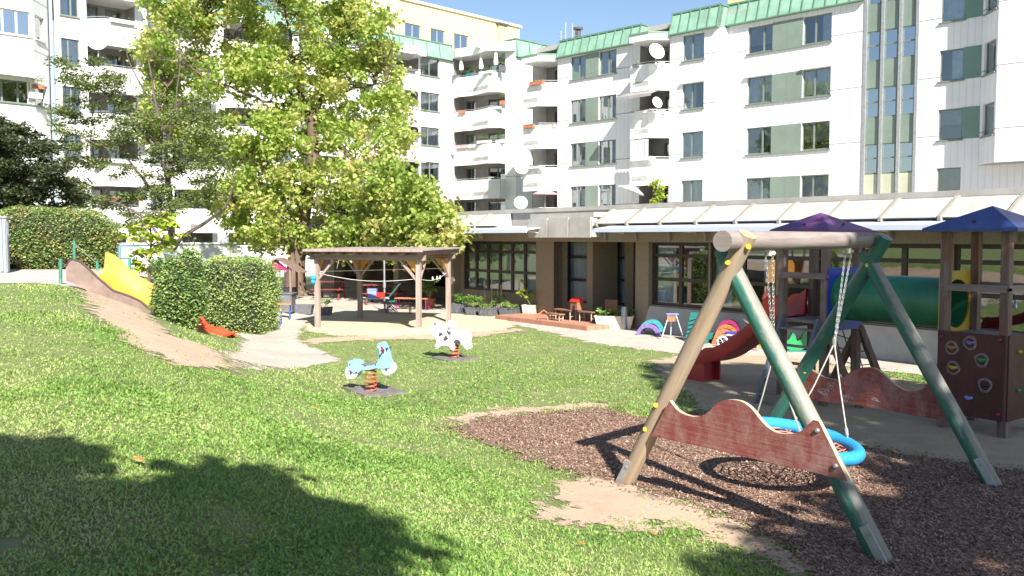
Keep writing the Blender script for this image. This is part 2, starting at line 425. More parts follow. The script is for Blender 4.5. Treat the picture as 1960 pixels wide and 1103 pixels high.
def copy_tree(o, parent=None):
    c = o.copy(); C.objects.link(c)
    if parent: c.parent = parent
    for ch in list(o.children): copy_tree(ch, c)
    return c
def leaves(name, centers, size, parent, material, droop=.5, tint_mu=.45, tint_sd=.22, tints=None, shape='leaf', up=.3):
    """leaf blades: pointed hexagon folded at the midrib, random heading"""
    N = len(centers); c = np.asarray(centers, float)
    a = RNG.uniform(0, 2*np.pi, N); dz = RNG.normal(-droop, .35, N)
    d = np.stack([np.cos(a), np.sin(a), dz], 1); d /= np.linalg.norm(d, axis=1)[:, None]
    upv = np.stack([RNG.normal(0, up, N), RNG.normal(0, up, N), np.ones(N)], 1)
    sx = np.cross(d, upv); sx /= np.linalg.norm(sx, axis=1)[:, None]
    nr = np.cross(sx, d)
    L = size*RNG.uniform(.65, 1.25, N)[:, None]
    if shape == 'leaf':
        W = L*.48
        pts = [c, c+d*L*.25+sx*W+nr*L*.06, c+d*L*.65+sx*W*.72+nr*L*.03, c+d*L*1.05-nr*L*.1, c+d*L*.65-sx*W*.72+nr*L*.03, c+d*L*.25-sx*W+nr*L*.06]
        v = np.stack(pts, 1).reshape(-1, 3); pat = [(0, 1, 2, 3), (0, 3, 4, 5)]; k = 6
    else:
        W = L*.28
        pts = [c, c+d*L*.5+sx*W, c+d*L, c+d*L*.5-sx*W]
        v = np.stack(pts, 1).reshape(-1, 3); pat = [(0, 1, 2, 3)]; k = 4
    t = tints if tints is not None else np.clip(RNG.normal(tint_mu, tint_sd, N), 0, 1)
    return npmesh(name, v, k, parent, material, t, pat)

# ------------------------------------------------------------------ world, sun, camera
w = bpy.data.worlds.new('World'); scene.world = w; w.use_nodes = True
sk = w.node_tree.nodes.new('ShaderNodeTexSky'); sk.sky_type = 'NISHITA'; sk.sun_disc = False
sk.sun_elevation = math.asin(SUN.z); sk.sun_rotation = math.atan2(SUN.x, SUN.y)
sk.air_density = 1.0; sk.dust_density = .8; sk.ozone_density = 2.2
bg = w.node_tree.nodes['Background']; bg.inputs['Strength'].default_value = .064
w.node_tree.links.new(sk.outputs[0], bg.inputs['Color'])
ld = bpy.data.lights.new('sun', 'SUN'); ld.energy = 5.0; ld.angle = R(.5); ld.color = (1, .95, .87)
lo = bpy.data.objects.new('sun', ld); C.objects.link(lo); lo.rotation_euler = SUN.to_track_quat('Z', 'Y').to_euler()
cd = bpy.data.cameras.new('camera'); cd.sensor_width = 36; cd.lens = 36*FPX/1960; cd.clip_end = 1000
co = bpy.data.objects.new('camera', cd); C.objects.link(co); co.location = (0, 0, CZ)
co.rotation_euler = (math.pi/2-PITCH, 0, 0); scene.camera = co
scene.view_settings.view_transform = 'Standard'; scene.view_settings.look = 'None'
scene.view_settings.exposure = 1.38; scene.view_settings.gamma = 1
scene.cycles.max_bounces = 8; scene.cycles.transparent_max_bounces = 16

# ------------------------------------------------------------------ ground sheets
def axis(a, b, lo, hi, fine, coarse):
    xs = []; x = a
    while x < b: xs.append(x); x += fine if lo <= x < hi else coarse
    xs.append(b); return xs
xs = axis(-220, 220, -22, 14, .3, 4.0); ys = axis(-30, 260, -2, 44, .3, 4.0)
mb = MB()
mb.v = [(x, y, terrain(x, y)) for y in ys for x in xs]; nx = len(xs)
mb.f = [(j*nx+i, j*nx+i+1, (j+1)*nx+i+1, (j+1)*nx+i) for j in range(len(ys)-1) for i in range(nx-1)]; mb.mi = [0]*len(mb.f)
mb.build('ground', 'grass', smooth=True, kind='structure')
def inpoly(x, y, poly):
    c = False; j = len(poly)-1
    for i in range(len(poly)):
        if (poly[i][1] > y) != (poly[j][1] > y) and x < (poly[j][0]-poly[i][0])*(y-poly[i][1])/(poly[j][1]-poly[i][1])+poly[i][0]: c = not c
        j = i
    return c
def pdist(x, y, poly):
    m_ = 1e9
    for i in range(len(poly)):
        ax, ay = poly[i-1][:2]; bx, by = poly[i][:2]
        dx, dy = bx-ax, by-ay; t = max(0, min(1, ((x-ax)*dx+(y-ay)*dy)/(dx*dx+dy*dy+1e-9)))
        m_ = min(m_, math.hypot(x-ax-t*dx, y-ay-t*dy))
    return m_
REG = {}
def region(name, material, pix, lift, step, pts=None, margin=.7, **kw):
    poly = [tuple(G(*p)[:2]) for p in pix] if pts is None else pts
    REG[name+str(len(REG))] = (poly, margin)
    x0 = min(p[0] for p in poly)-margin; x1 = max(p[0] for p in poly)+margin; y0 = min(p[1] for p in poly)-margin; y1 = max(p[1] for p in poly)+margin
    nx = int((x1-x0)/step)+1; ny = int((y1-y0)/step)+1
    E = {}; V = {}; vs = []; es = []; fs = []
    def vid(i, j):
        if (i, j) not in V:
            x = x0+i*step; y = y0+j*step; d = pdist(x, y, poly)
            e = d if inpoly(x, y, poly) else -d
            V[(i, j)] = len(vs); vs.append((x, y, terrain(x, y)+lift)); es.append(e)
        return V[(i, j)]
    for j in range(ny):
        for i in range(nx):
            x = x0+(i+.5)*step; y = y0+(j+.5)*step
            if inpoly(x, y, poly) or pdist(x, y, poly) < margin:
                fs.append((vid(i, j), vid(i+1, j), vid(i+1, j+1), vid(i, j+1)))
    me = bpy.data.meshes.new(name); me.from_pydata(vs, [], fs); me.materials.append(mat[material])
    a = me.attributes.new('edge', 'FLOAT', 'POINT'); a.data.foreach_set('value', es)
    me.polygons.foreach_set('use_smooth', [True]*len(fs)); me.update()
    o = bpy.data.objects.new(name, me); C.objects.link(o); tag(o, kind='structure', **kw); return o
region('paving', 'pave', [(395, 692), (440, 706), (560, 707), (655, 688), (598, 665), (572, 648), (584, 626), (700, 612), (900, 610), (985, 622), (1060, 640),
    (1150, 660), (1300, 678), (1480, 685), (1640, 704), (1960, 740), (2100, 760), (2100, 700), (1960, 684), (1245, 622), (1000, 592), (860, 570), (760, 560), (640, 542), (480, 540), (400, 560), (430, 620), (470, 650)], .006, .5)
region('upper_path', 'asph', [], .010, .3, [(-26, 17.9), (-12, 18.2), (-10.3, 18.6), (-9.5, 19.6), (-9.5, 22.0), (-10.4, 27), (-26, 27)])
region('sandpit', 'pit', [(580, 634), (640, 644), (760, 646), (840, 640), (960, 634), (990, 624), (960, 607), (860, 602), (720, 596), (620, 603), (585, 615)], .012, .3)
region('play_sand', 'sand', [(1242, 692), (1300, 680), (1480, 682), (1600, 700), (1780, 738), (1960, 775), (2080, 800), (2080, 930), (1960, 905), (1700, 868), (1560, 832), (1430, 806), (1340, 785), (1318, 760), (1262, 722)], .010, .25)
region('bark_mulch', 'mulch', [(855, 820), (930, 802), (1050, 790), (1160, 782), (1235, 800), (1330, 792), (1420, 806), (1560, 832), (1700, 868), (1960, 905), (2080, 930), (2080, 1160), (1600, 1160), (1500, 1045), (1350, 975), (1210, 932), (1100, 908), (980, 872), (900, 842)], .016, .15)
region('bare_soil', 'dirt', [(1040, 992), (1062, 925), (1120, 903), (1200, 925), (1350, 972), (1510, 1040), (1620, 1130), (1500, 1090), (1300, 1015), (1180, 1014), (1080, 1008)], .012, .15)
region('worn_soil', 'dirt', [(122, 556), (215, 550), (290, 604), (335, 645), (395, 662), (450, 690), (446, 712), (360, 708), (270, 672), (205, 628), (160, 590)], .012, .25)
region('worn_edge', 'dirt', [(860, 800), (960, 782), (1160, 768), (1200, 778), (1100, 784), (960, 798), (880, 812)], .008, .2)
region('trodden_soil', 'dirt', [(560, 650), (700, 640), (850, 640), (990, 628), (1010, 634), (860, 652), (700, 652), (590, 660)], .009, .3)

def open_ground(x, y):
    """signed: >0 outside every bare sheet"""
    m_ = 9.0
    for poly, mg in REG.values():
        d = pdist(x, y, poly)
        if inpoly(x, y, poly): return -d
        m_ = min(m_, d)
    return m_
# lawn: real blades, thinning with distance
def lawn():
    P_ = []; S_ = []; cell = .5
    for j in range(int((29-1.5)/cell)):
        y = 1.5+j*cell; hw = y*.62+2
        for i in range(int(-hw/cell)-1, int(hw/cell)+1):
            x = i*cell
            if x/y < -.74 or x/y > .66: continue
            dens = 4200 if y < 6.5 else 3000 if y < 9 else 1500 if y < 13 else 620 if y < 18 else 300 if y < 23 else 120
            nn = int(dens*cell*cell)
            q = RNG.uniform(0, cell, (nn, 2))+[x, y]; P_.append(q); S_.append(np.full(nn, 1.0 if y < 7 else 1.15 if y < 12 else 1.5))
    q = np.concatenate(P_); sc = np.concatenate(S_); N = len(q)
    # signed distance to the nearest bare sheet
    sd = np.full(N, 9.0); ins = np.zeros(N, bool)
    for poly, mg in REG.values():
        c = np.zeros(N, bool); dm = np.full(N, 9.0)
        for k in range(len(poly)):
            ax, ay = poly[k-1]; bx, by = poly[k]; dx, dy = bx-ax, by-ay
            t = np.clip(((q[:, 0]-ax)*dx+(q[:, 1]-ay)*dy)/(dx*dx+dy*dy+1e-9), 0, 1)
            dm = np.minimum(dm, np.hypot(q[:, 0]-ax-t*dx, q[:, 1]-ay-t*dy))
            if abs(dy) > 1e-9: c ^= ((ay > q[:, 1]) != (by > q[:, 1])) & (q[:, 0] < dx*(q[:, 1]-ay)/dy+ax)
        sd = np.minimum(sd, np.where(c, -dm, dm))
    X, Y = q[:, 0], q[:, 1]
    n1 = np.sin(X*1.7+np.sin(Y*1.1)*2)+np.sin(Y*2.3+X*.8+np.sin(X*2.9))+.8*np.sin(X*4.1-Y*3.3+np.sin(Y*5))+.6*np.sin(X*9.1+Y*7.7+3*np.sin(X*3))
    u_ = RNG.uniform(0, 1, N)
    thin = np.where(n1 > 1.2, .55, .95)-np.clip((Y-9)/40, 0, .3)
    thin = np.where(Y < 7, np.maximum(thin, .97), np.where(Y < 9, np.maximum(thin, .85), thin)); worn = np.clip((Y-10)/5, 0, 1)*np.clip((-X-1.5)/3, 0, 1)      # trodden upper slope
    thin = thin-worn*.35*(n1 > -.3)
    keep = (u_ < thin)
    n2 = np.sin(X*13+np.sin(Y*9)*2)*np.sin(Y*11+X*4); keep &= (sd > .06+.10*n1+.10*n2) | ((sd > -.18) & (n2 > .1) & (u_ < .5)) | ((sd > -.6) & (n2 > .25) & (u_ < .4*np.clip(1+sd*1.6, 0, 1))) | ((sd > -1.0) & (u_ < .012))
    q = q[keep]; sc = sc[keep]; n1 = n1[keep]; worn = worn[keep]
    z = np.array([terrain(a, b_) for a, b_ in q])
    N = len(q); base = np.stack([q[:, 0], q[:, 1], z], 1)
    a = RNG.uniform(0, 2*np.pi, N); lean = RNG.uniform(.2, 1.5, N)
    H = RNG.uniform(.008, .027, N)*sc*(1+.25*np.clip(n1*-.5, -1, 1)); W = RNG.uniform(.0020, .0046, N)*sc*1.2
    X, Y = q[:, 0], q[:, 1]; n3 = np.sin(X*.9+1.7*np.sin(Y*.63+1))+np.sin(Y*1.27-X*.41+np.sin(X*1.9))+.5*np.sin(X*3.7+Y*2.1)
    broad = RNG.uniform(0, 1, N) < np.where(n3 < -.9, .42, .13)
    W[broad] *= 2.6; H[broad] *= .7
    d = np.stack([np.cos(a)*lean, np.sin(a)*lean, np.ones(N)], 1)
    s_ = np.stack([-np.sin(a), np.cos(a), np.zeros(N)], 1)
    p1 = base+s_*W[:, None]; p2 = base-s_*W[:, None]
    mid = base+d*H[:, None]*.6; tip = base+d*H[:, None]*np.array([1.25, 1.25, .95])
    v = np.stack([p1, mid+s_*W[:, None]*.9, tip, mid-s_*W[:, None]*.9, p2], 1).reshape(-1, 3)
    t = np.clip(RNG.normal(.52, .2, N)+n1*.09+np.clip(n3-.7, 0, 1)*.3-np.clip(-.6-n3, 0, 1)*.14+(RNG.uniform(0, 1, N) < .05)*.45+worn*.15, 0, 1)
    o = npmesh('grass', v, 5, None, 'grassblade', t, [(0, 1, 2, 3, 4)])
    tag(o, 'short uneven lawn grass over the slope and playground', 'grass', None, 'stuff')
    print('BLADES', N)
lawn()
# loose bark chips on the mulch
def chips():
    poly = [v for k, v in REG.items() if k.startswith('bark_mulch')][0][0]; pts = []
    while len(pts) < 48000:
        y = RNG.uniform(6, 14.5); x = RNG.uniform(-1.2, 7)
        if x/y > .62: continue
        if y > 9.5 and RNG.uniform() > .6: continue
        if inpoly(x, y, poly) or (pdist(x, y, poly) < .25 and RNG.uniform() < .25): pts.append((x, y, terrain(x, y)+.018+RNG.uniform(0, .012)))
    c = np.array(pts); N = len(c)
    a = RNG.uniform(0, np.pi, N); t_ = RNG.normal(0, .35, N)
    d = np.stack([np.cos(a), np.sin(a), t_], 1); s_ = np.stack([-np.sin(a), np.cos(a), RNG.normal(0, .35, N)], 1)
    L = RNG.uniform(.004, .017, N)[:, None]*(1+.8*(RNG.uniform(0, 1, N) < .06))[:, None]; W = RNG.uniform(.002, .006, N)[:, None]
    v = np.stack([c-d*L-s_*W, c+d*L-s_*W, c+d*L+s_*W, c-d*L+s_*W], 1).reshape(-1, 3)
    m_, n_, b_ = nt('bark_chip'); at = n_.nodes.new('ShaderNodeAttribute'); at.attribute_name = 'tint'
    lk(n_, ramp(n_, at.outputs['Fac'], [(0, (.04, .02, .016)), (.55, (.20, .115, .075)), (1, (.44, .32, .25))]), b_.inputs['Base Color'])
    b_.inputs['Roughness'].default_value = .9; mat['chip'] = m_
    o = npmesh('bark_chips', v, 4, None, 'chip', RNG.uniform(0, 1, N), [(0, 1, 2, 3)])
    tag(o, 'loose reddish bark chips scattered under the nest swing', 'bark chips', None, 'stuff')
chips()

# ------------------------------------------------------------------ facades
class Fac:
    def __init__(s, p0, U, N):
        s.p = Vector((p0[0], p0[1])); s.U = Vector(U); s.N = Vector(N)
    def pt(s, u, o, z):
        q = s.p+s.U*u+s.N*o; return Vector((q.x, q.y, z))
    def u(s, px, py=300, out=0):
        d = ray(px, py); q = s.p+s.N*out; D = Vector((d.x, d.y))
        # q + U*u = D*t
        det = s.U.x*(-D.y)-s.U.y*(-D.x)
        return (-q.x*(-D.y)+q.y*(-D.x))/det
    def z(s, px, py, out=0):
        u = s.u(px, py, out); q = s.pt(u, out, 0); d = ray(px, py); return CZ+d.z*(q.y/d.y)
    def box(s, mb, u0, u1, o0, o1, z0, z1, mi=0):
        mb.prism([s.pt(u0, o0, 0)[:2], s.pt(u1, o0, 0)[:2], s.pt(u1, o1, 0)[:2], s.pt(u0, o1, 0)[:2]], z0, z1, mi)
    def prism(s, mb, uo, z0, z1, mi=0): mb.prism([s.pt(a, b, 0)[:2] for a, b in uo], z0, z1, mi)
    def wall(s, mb, u0, u1, z0, z1, holes=(), out=0, mi=0, rm=1, depth=.4):
        us = sorted({u0, u1, *[h[0] for h in holes], *[h[1] for h in holes]}); zs = sorted({z0, z1, *[h[2] for h in holes], *[h[3] for h in holes]})
        us = [q for q in us if u0-1e-6 <= q <= u1+1e-6]; zs = [q for q in zs if z0-1e-6 <= q <= z1+1e-6]
        for i in range(len(us)-1):
            for j in range(len(zs)-1):
                cu = (us[i]+us[i+1])/2; cz = (zs[j]+zs[j+1])/2
                if any(h[0] < cu < h[1] and h[2] < cz < h[3] for h in holes): continue
                mb.quad(s.pt(us[i], out, zs[j]), s.pt(us[i+1], out, zs[j]), s.pt(us[i+1], out, zs[j+1]), s.pt(us[i], out, zs[j+1]), mi)
        for a, b_, c, d in holes:
            f = [s.pt(a, out, c), s.pt(b_, out, c), s.pt(b_, out, d), s.pt(a, out, d)]; g_ = [s.pt(a, out-depth, c), s.pt(b_, out-depth, c), s.pt(b_, out-depth, d), s.pt(a, out-depth, d)]
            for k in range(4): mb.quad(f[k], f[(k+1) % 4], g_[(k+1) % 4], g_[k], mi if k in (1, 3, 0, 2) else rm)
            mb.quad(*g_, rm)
WID = [0]
def window(F, parent, u0, u1, z0, z1, out=0, split=.5, fm='frame', gm='glass', cur=None, sill=True, cols=2, rows=None, rec=.10, name='window', fw=.06):
    mb = MB(); o1 = out-rec; o0 = o1-.06
    F.box(mb, u0, u1, o0, o1, z0, z0+fw); F.box(mb, u0, u1, o0, o1, z1-fw, z1)
    F.box(mb, u0, u0+fw, o0, o1, z0+fw, z1-fw); F.box(mb, u1-fw, u1, o0, o1, z0+fw, z1-fw)
    cs = []
    if cols == 2: cs = [u0+(u1-u0)*split]
    elif cols > 2: cs = [u0+(u1-u0)*i/cols for i in range(1, cols)]
    for c in cs: F.box(mb, c-fw*.75, c+fw*.75, o0, o1+.004, z0+fw, z1-fw)
    for r in (rows or []):
        rz = z0+(z1-z0)*r; F.box(mb, u0+fw, u1-fw, o0+.003, o1+.002, rz-fw*.6, rz+fw*.6)
    if sill: F.box(mb, u0-.06, u1+.06, o0+.01, out+.09, z0-.07, z0-.004)
    w_ = mb.build(name, fm, parent)
    g_ = MB(); om = (o0+o1)/2
    g_.quad(F.pt(u0+.02, om, z0+.02), F.pt(u1-.02, om, z0+.02), F.pt(u1-.02, om, z1-.02), F.pt(u0+.02, om, z1-.02))
    g_.build('pane', gm, w_)
    if cur is None: cur = random.choice(['curtain', 'curtain', 'curtain', 'blind', 'half', 'sides', 'sides'])
    if cur != 'none':
        c = MB(); oc = o0-.08
        spans = {'curtain': [(u0, u1)], 'blind': [(u0, u1)], 'half': [(u0, u0+(u1-u0)*random.uniform(.35, .6))] if random.random() < .5 else [(u1-(u1-u0)*random.uniform(.35, .6), u1)],
                 'sides': [(u0, u0+(u1-u0)*.28), (u1-(u1-u0)*.25, u1)]}[cur]
        zb = z0+.03 if cur != 'blind' else z0+(z1-z0)*random.choice([.03, .3, .5])
        for a, b_ in spans:
            k = max(2, int((b_-a)/.05)); pr = None
            for i in range(k+1):
                uu = a+(b_-a)*i/k; oo = oc+(.025*math.sin(i*1.9) if cur != 'blind' else 0)
                if pr: c.quad(F.pt(pr[0], pr[1], zb), F.pt(uu, oo, zb), F.pt(uu, oo, z1), F.pt(pr[0], pr[1], z1))
                pr = (uu, oo)
        c.build('curtain' if cur != 'blind' else 'blind', 'blind' if cur == 'blind' else 'curtain', w_)
    return w_
ZS = [4.3+2.7*k for k in range(6)]
BALC = []
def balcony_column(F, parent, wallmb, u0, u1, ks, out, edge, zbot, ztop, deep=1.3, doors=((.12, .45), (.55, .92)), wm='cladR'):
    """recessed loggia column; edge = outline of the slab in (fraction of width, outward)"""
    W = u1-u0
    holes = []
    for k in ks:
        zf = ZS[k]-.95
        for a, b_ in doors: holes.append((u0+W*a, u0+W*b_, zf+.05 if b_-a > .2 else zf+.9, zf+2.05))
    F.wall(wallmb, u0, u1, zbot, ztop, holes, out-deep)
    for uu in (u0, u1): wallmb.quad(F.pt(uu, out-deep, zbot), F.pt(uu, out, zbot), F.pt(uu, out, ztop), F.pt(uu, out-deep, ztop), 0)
    for k in ks:
        zf = ZS[k]-.95
        for a, b_ in doors: window(F, parent, u0+W*a, u0+W*b_, zf+.05, zf+2.05, out-deep, sill=False, name='balcony_door', cur=random.choice(['none', 'half', 'curtain', 'none', 'blind']))
        mb = MB()
        pts = [(u0+.003, out-deep+.003)]+[(u0+W*a+(.003 if a == 0 else -.003 if a == 1 else 0), out+o_) for a, o_ in edge]+[(u1-.003, out-deep+.003)]
        F.prism(mb, pts, zf-.30, zf)
        # parapet with the deep drop below the slab, following the outline
        ep = [(u0+W*a, out+o_) for a, o_ in edge]; T = .13
        for i in range(len(ep)-1):
            a, b_ = Vector(ep[i]), Vector(ep[i+1]); d = (b_-a).normalized(); nn = Vector((d.y, -d.x))
            if nn.y < 0: nn = -nn
            F.prism(mb, [tuple(a-d*.0), tuple(b_), tuple(b_-nn*T), tuple(a-nn*T)], zf-.55-.001*i, ZS[k]+.001*i)
        # left and right ends
        for (a, o_) in (edge[0], edge[-1]):
            if o_ > .15:
                uu = u0+W*a; s_ = 1 if a < .5 else -1
                F.box(mb, uu, uu+s_*T, out-.1, out+o_-T, zf-.548, ZS[k]-.004)
        bp = mb.build('balcony', 'white', parent)
        rl = MB(); zt = ZS[k]+.12
        rp = [F.pt(u0+W*a, out+o_-.07, zt) for a, o_ in edge]
        rl.tube(rp, .022, 6)
        for i in range(len(rp)-1):
            L = (rp[i+1]-rp[i]).length; m_ = max(1, int(L/.9))
            for j in range(m_+1):
                q = rp[i].lerp(rp[i+1], j/m_); rl.tube([q, q-Vector((0, 0, .13))], .012, 5)
        rl.build('railing', 'metal', bp)
        BALC.append((F, u0, u1, k, out, edge))
def mansard(F, parent, u0, u1, out, zb, zt, lean=.35, seam=.62, endl=False, endr=False):
    mb = MB()
    a = [F.pt(u0, out+.16, zb), F.pt(u1, out+.16, zb), F.pt(u1, out+.16-lean, zt), F.pt(u0, out+.16-lean, zt)]
    bk = [F.pt(u0, out-1.5, zb), F.pt(u1, out-1.5, zb), F.pt(u1, out-1.5, zt), F.pt(u0, out-1.5, zt)]
    mb.quad(*a); mb.quad(a[0], a[1], bk[1], bk[0]); mb.quad(a[3], a[2], bk[2], bk[3]); mb.quad(a[0], a[3], bk[3], bk[0]); mb.quad(a[1], a[2], bk[2], bk[1]); mb.quad(*bk)
    n_ = int((u1-u0)/seam)
    for i in range(n_+1):
        u = u0+.03+(u1-u0-.06)*i/max(1, n_)
        mb.slab([F.pt(u-.03, out+.158, zb+.02), F.pt(u-.03, out+.158-lean, zt), F.pt(u-.03, out+.22-lean, zt+.02), F.pt(u-.03, out+.22, zb-.01)], (F.U.x*.06, F.U.y*.06, 0), 1)
    mb.slab([F.pt(u0-.04, out+.22-lean, zt), F.pt(u0-.04, out+.22-lean, zt+.09), F.pt(u0-.04, out-1.5, zt+.09), F.pt(u0-.04, out-1.5, zt)], (F.U.x*(u1-u0+.08), F.U.y*(u1-u0+.08), 0), 1)
    mb.slab([F.pt(u0-.02, out+.24, zb-.07), F.pt(u0-.02, out+.24, zb-.003), F.pt(u0-.02, out-.1, zb-.003), F.pt(u0-.02, out-.1, zb-.07)], (F.U.x*(u1-u0+.04), F.U.y*(u1-u0+.04), 0), 1)
    return mb.build('copper_fascia', ['copper', 'copperseam'], parent)

# ---- right wing
FR = Fac((16-S2*40, 45+S2*40), UR, (-S2, -S2))
RW = thing('apartment_building', (16, 45, 0), 'white clad apartment block on the right with green copper roof edge and sage window panels', 'building', None)
wall = MB(); u = FR.u; A = .5; B_ = -.3
uA0, uA1 = u(1001, 250, A+.9), u(1067, 250, A); uB0, uB1 = u(1206, 250, A+.9), u(1281, 250, A)
u13, u139 = u(1370, 250, A), u(1391, 250, B_); uS0, uS1 = u(1652, 250, B_), u(1752, 250, B_); u187 = u(1876, 200, B_)
ZT = 14.0
holes = []; wins = []
def addw(a, b_, k, out, **kw):
    h = (u(a, 250, out), u(b_, 250, out), ZS[k], ZS[k]+1.42); wins.append((h, out, kw)); return h
h1 = [addw(a, b_, k, A) for k in range(4) for a, b_ in ((1092, 1121), (1146, 1179))]
FR.wall(wall, uA1, uB0, 0, ZT, h1, A)
h2 = [addw(1305, 1346, k, A, split=.42) for k in range(4)]
FR.wall(wall, uB1, u13, 0, ZT, h2, A)
wall.quad(FR.pt(u13, A, 0), FR.pt(u139, B_, 0), FR.pt(u139, B_, ZT), FR.pt(u13, A, ZT))
h3 = [addw(a, b_, k, B_, split=s_) for k in range(4) for a, b_, s_ in ((1429, 1476, .62), (1534, 1588, .42))]
FR.wall(wall, u139, uS0, 0, ZT+.15, h3, B_)
h4 = [addw(1795, 1841, k, B_, cols=1) for k in range(5)]
FR.wall(wall, uS1, u187, 0, ZT+2.8, h4, B_)
# angled bay wall and bay front
BO = .95; uBy = u(1908, 150, BO)
c0 = FR.pt(u187, B_, 0); c1 = FR.pt(uBy, BO, 0); dU = (c1-c0).to_2d(); LB = dU.length; dU.normalize()
FA = Fac(c0[:2], dU, (dU.y, -dU.x)); 
if FA.N.y > 0 and FA.N.x > 0: FA.N = -FA.N
if FA.N.x > 0: FA.N = -FA.N
zb_ = 5.76
ha = [(LB*.18, LB*.9, ZS[k], ZS[k]+1.42) for k in range(1, 5)]
FA.wall(wall, 0, LB, zb_, ZT+2.8, ha)
FR.wall(wall, uBy, uBy+9, zb_, ZT+2.8, [], BO)
wall.prism([c0[:2], c1[:2], FR.pt(uBy+9, BO, 0)[:2], FR.pt(uBy+9, -.31, 0)[:2]], zb_-.02, zb_-.005, 2)
FR.wall(wall, u187, uBy+9, 0, zb_-.02, [], B_)
# recessed stair strip back wall with windows
FR.wall(wall, uS0, uS1, 0, ZT+2.8, [], B_-.35, 1)
# ends and roof
for uu in (uA0+.05, uBy+9): wall.quad(FR.pt(uu, A if uu < 40 else .93, 0), FR.pt(uu, -12, 0), FR.pt(uu, -12, ZT+.9), FR.pt(uu, A if uu < 40 else .93, ZT+.9))
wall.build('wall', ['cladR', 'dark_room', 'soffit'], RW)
rf = MB(); FR.prism(rf, [(uA0, .2), (uS0, -.6), (uS0, -12), (uA0, -12)], ZT+.6, ZT+.9); FR.prism(rf, [(uS0+.01, -.6), (uBy+9, 1.6), (uBy+9, -12), (uS0+.01, -12)], ZT+2.5, ZT+2.75)
rf.build('roof', 'roofflat', RW)
for h, out, kw in wins: window(FR, RW, *h, out=out, **kw)
for h in ha: window(FA, RW, *h, cols=1)
for k in range(4):
    for a, b_, out in ((1121, 1146, A), (1476, 1534, B_)):
        a_, c_ = u(a, 250, out), u(b_, 250, out); pn = MB(); mu_ = (a_+c_)/2
        FR.box(pn, a_+.01, c_-.01, out+.002, out+.03, ZS[k]-.01, ZS[k]+1.42); FR.box(pn, mu_-.012, mu_+.012, out+.02, out+.037, ZS[k], ZS[k]+1.41); FR.box(pn, a_-.02, c_+.02, out+.02, out+.09, ZS[k]-.07, ZS[k]-.005)
        pn.build('sage_panel', 'panel', RW)
for k in range(1, 5): pn = MB(); FR.box(pn, u(1841.5, 250, B_), u187-.01, B_+.002, B_+.03, ZS[k], ZS[k]+1.42); pn.build('sage_panel', 'paneldark', RW)
# window ledges over the middle panels
# stair strip
st = [(1654, 1683), (1687, 1717), (1721, 1751)]
for a in (1652.5, 1685, 1719, 1751.5): mu = MB(); FR.box(mu, u(a, 250, B_)-.07, u(a, 250, B_)+.07, B_-.3, B_+.04, 4, ZT+2.8); mu.build('stair_mullion', 'metal', RW)
for i, (a, b_) in enumerate(st):
    a_, c_ = u(a, 250, B_-.1)+.05, u(b_, 250, B_-.1)-.05
    for k in range(4):
        z0 = 5.62+2.73*k
        window(FR, RW, a_, c_, z0, z0+1.45, out=B_-.05, cols=1, rows=[.52], gm='glassblue', cur='none', sill=False, name='stair_window', rec=.05)
        p_ = MB(); FR.box(p_, a_, c_, B_-.2, B_-.08, z0+1.45, z0+2.73); p_.build('sage_panel', 'panel', RW)
    p_ = MB(); FR.box(p_, a_, c_, B_-.2, B_-.08, 4.1, 5.6); p_.build('sage_panel', 'panelyel', RW)
EDG = [(0, .9), (.62, .9), (1, .02)]
wall2 = MB()
for q0, q1 in ((uA0, uA1), (uB0, uB1)):
    balcony_column(FR, RW, wall2, q0, q1, range(0, 4), A, EDG, 0, ZT, doors=((.35, .9),) if q0 == uA0 else ((.42, .95),))
    cp = MB(); W = q1-q0
    FR.prism(cp, [(q0-.03, A-1.5), (q0-.03, A+1.0), (q0+W*.62, A+1.0), (q1, A+.1), (q1, A-1.5)], ZT-.28, ZT+.1)
    FR.prism(cp, [(q0-.06, A-1.5), (q0-.06, A+1.04), (q0+W*.62+.03, A+1.04), (q1, A+.15), (q1, A-1.5)], ZT+.1, ZT+.2, 1)
    cp.build('balcony_roof', ['white', 'copperseam'], RW)
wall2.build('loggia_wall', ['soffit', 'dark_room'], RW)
mansard(FR, RW, uA1+.02, uB0-.02, A, ZT-.05, ZT+.95)
mansard(FR, RW, uB1+.02, u13+.12, A, ZT, ZT+1.15)
mansard(FR, RW, u139-.1, u(1655, 30, B_), B_, ZT+.12, ZT+1.25)
mb = MB(); q = [FR.pt(u13+.12, A+.16, ZT), FR.pt(u139-.1, B_+.16, ZT+.12), FR.pt(u139-.1, B_-.19, ZT+1.25), FR.pt(u13+.12, A-.19, ZT+1.15)]; mb.slab(q, FR.N.to_3d()*-.3); mb.build('copper_fascia', 'copper', RW)
mb = MB(); q0 = FR.pt(u(1393, 5, -3), -3, 0); FR.box(mb, u(1393, 5, -3), u(1432, 5, -3), -6, -3, ZT+.9, ZT+2.8); mb.build('roof_house', 'yellow', RW)
# ribbed window hoods (white roller boxes)
for a, b_, k, out in ((1303, 1348, 2, A), (1426, 1478, 2, B_), (1531, 1590, 2, B_)):
    mb = MB(); FR.box(mb, u(a, 250, out), u(b_, 250, out), out+.0, out+.16, ZS[k]+1.43, ZS[k]+1.55); mb.build('shutter_box', 'white', RW)
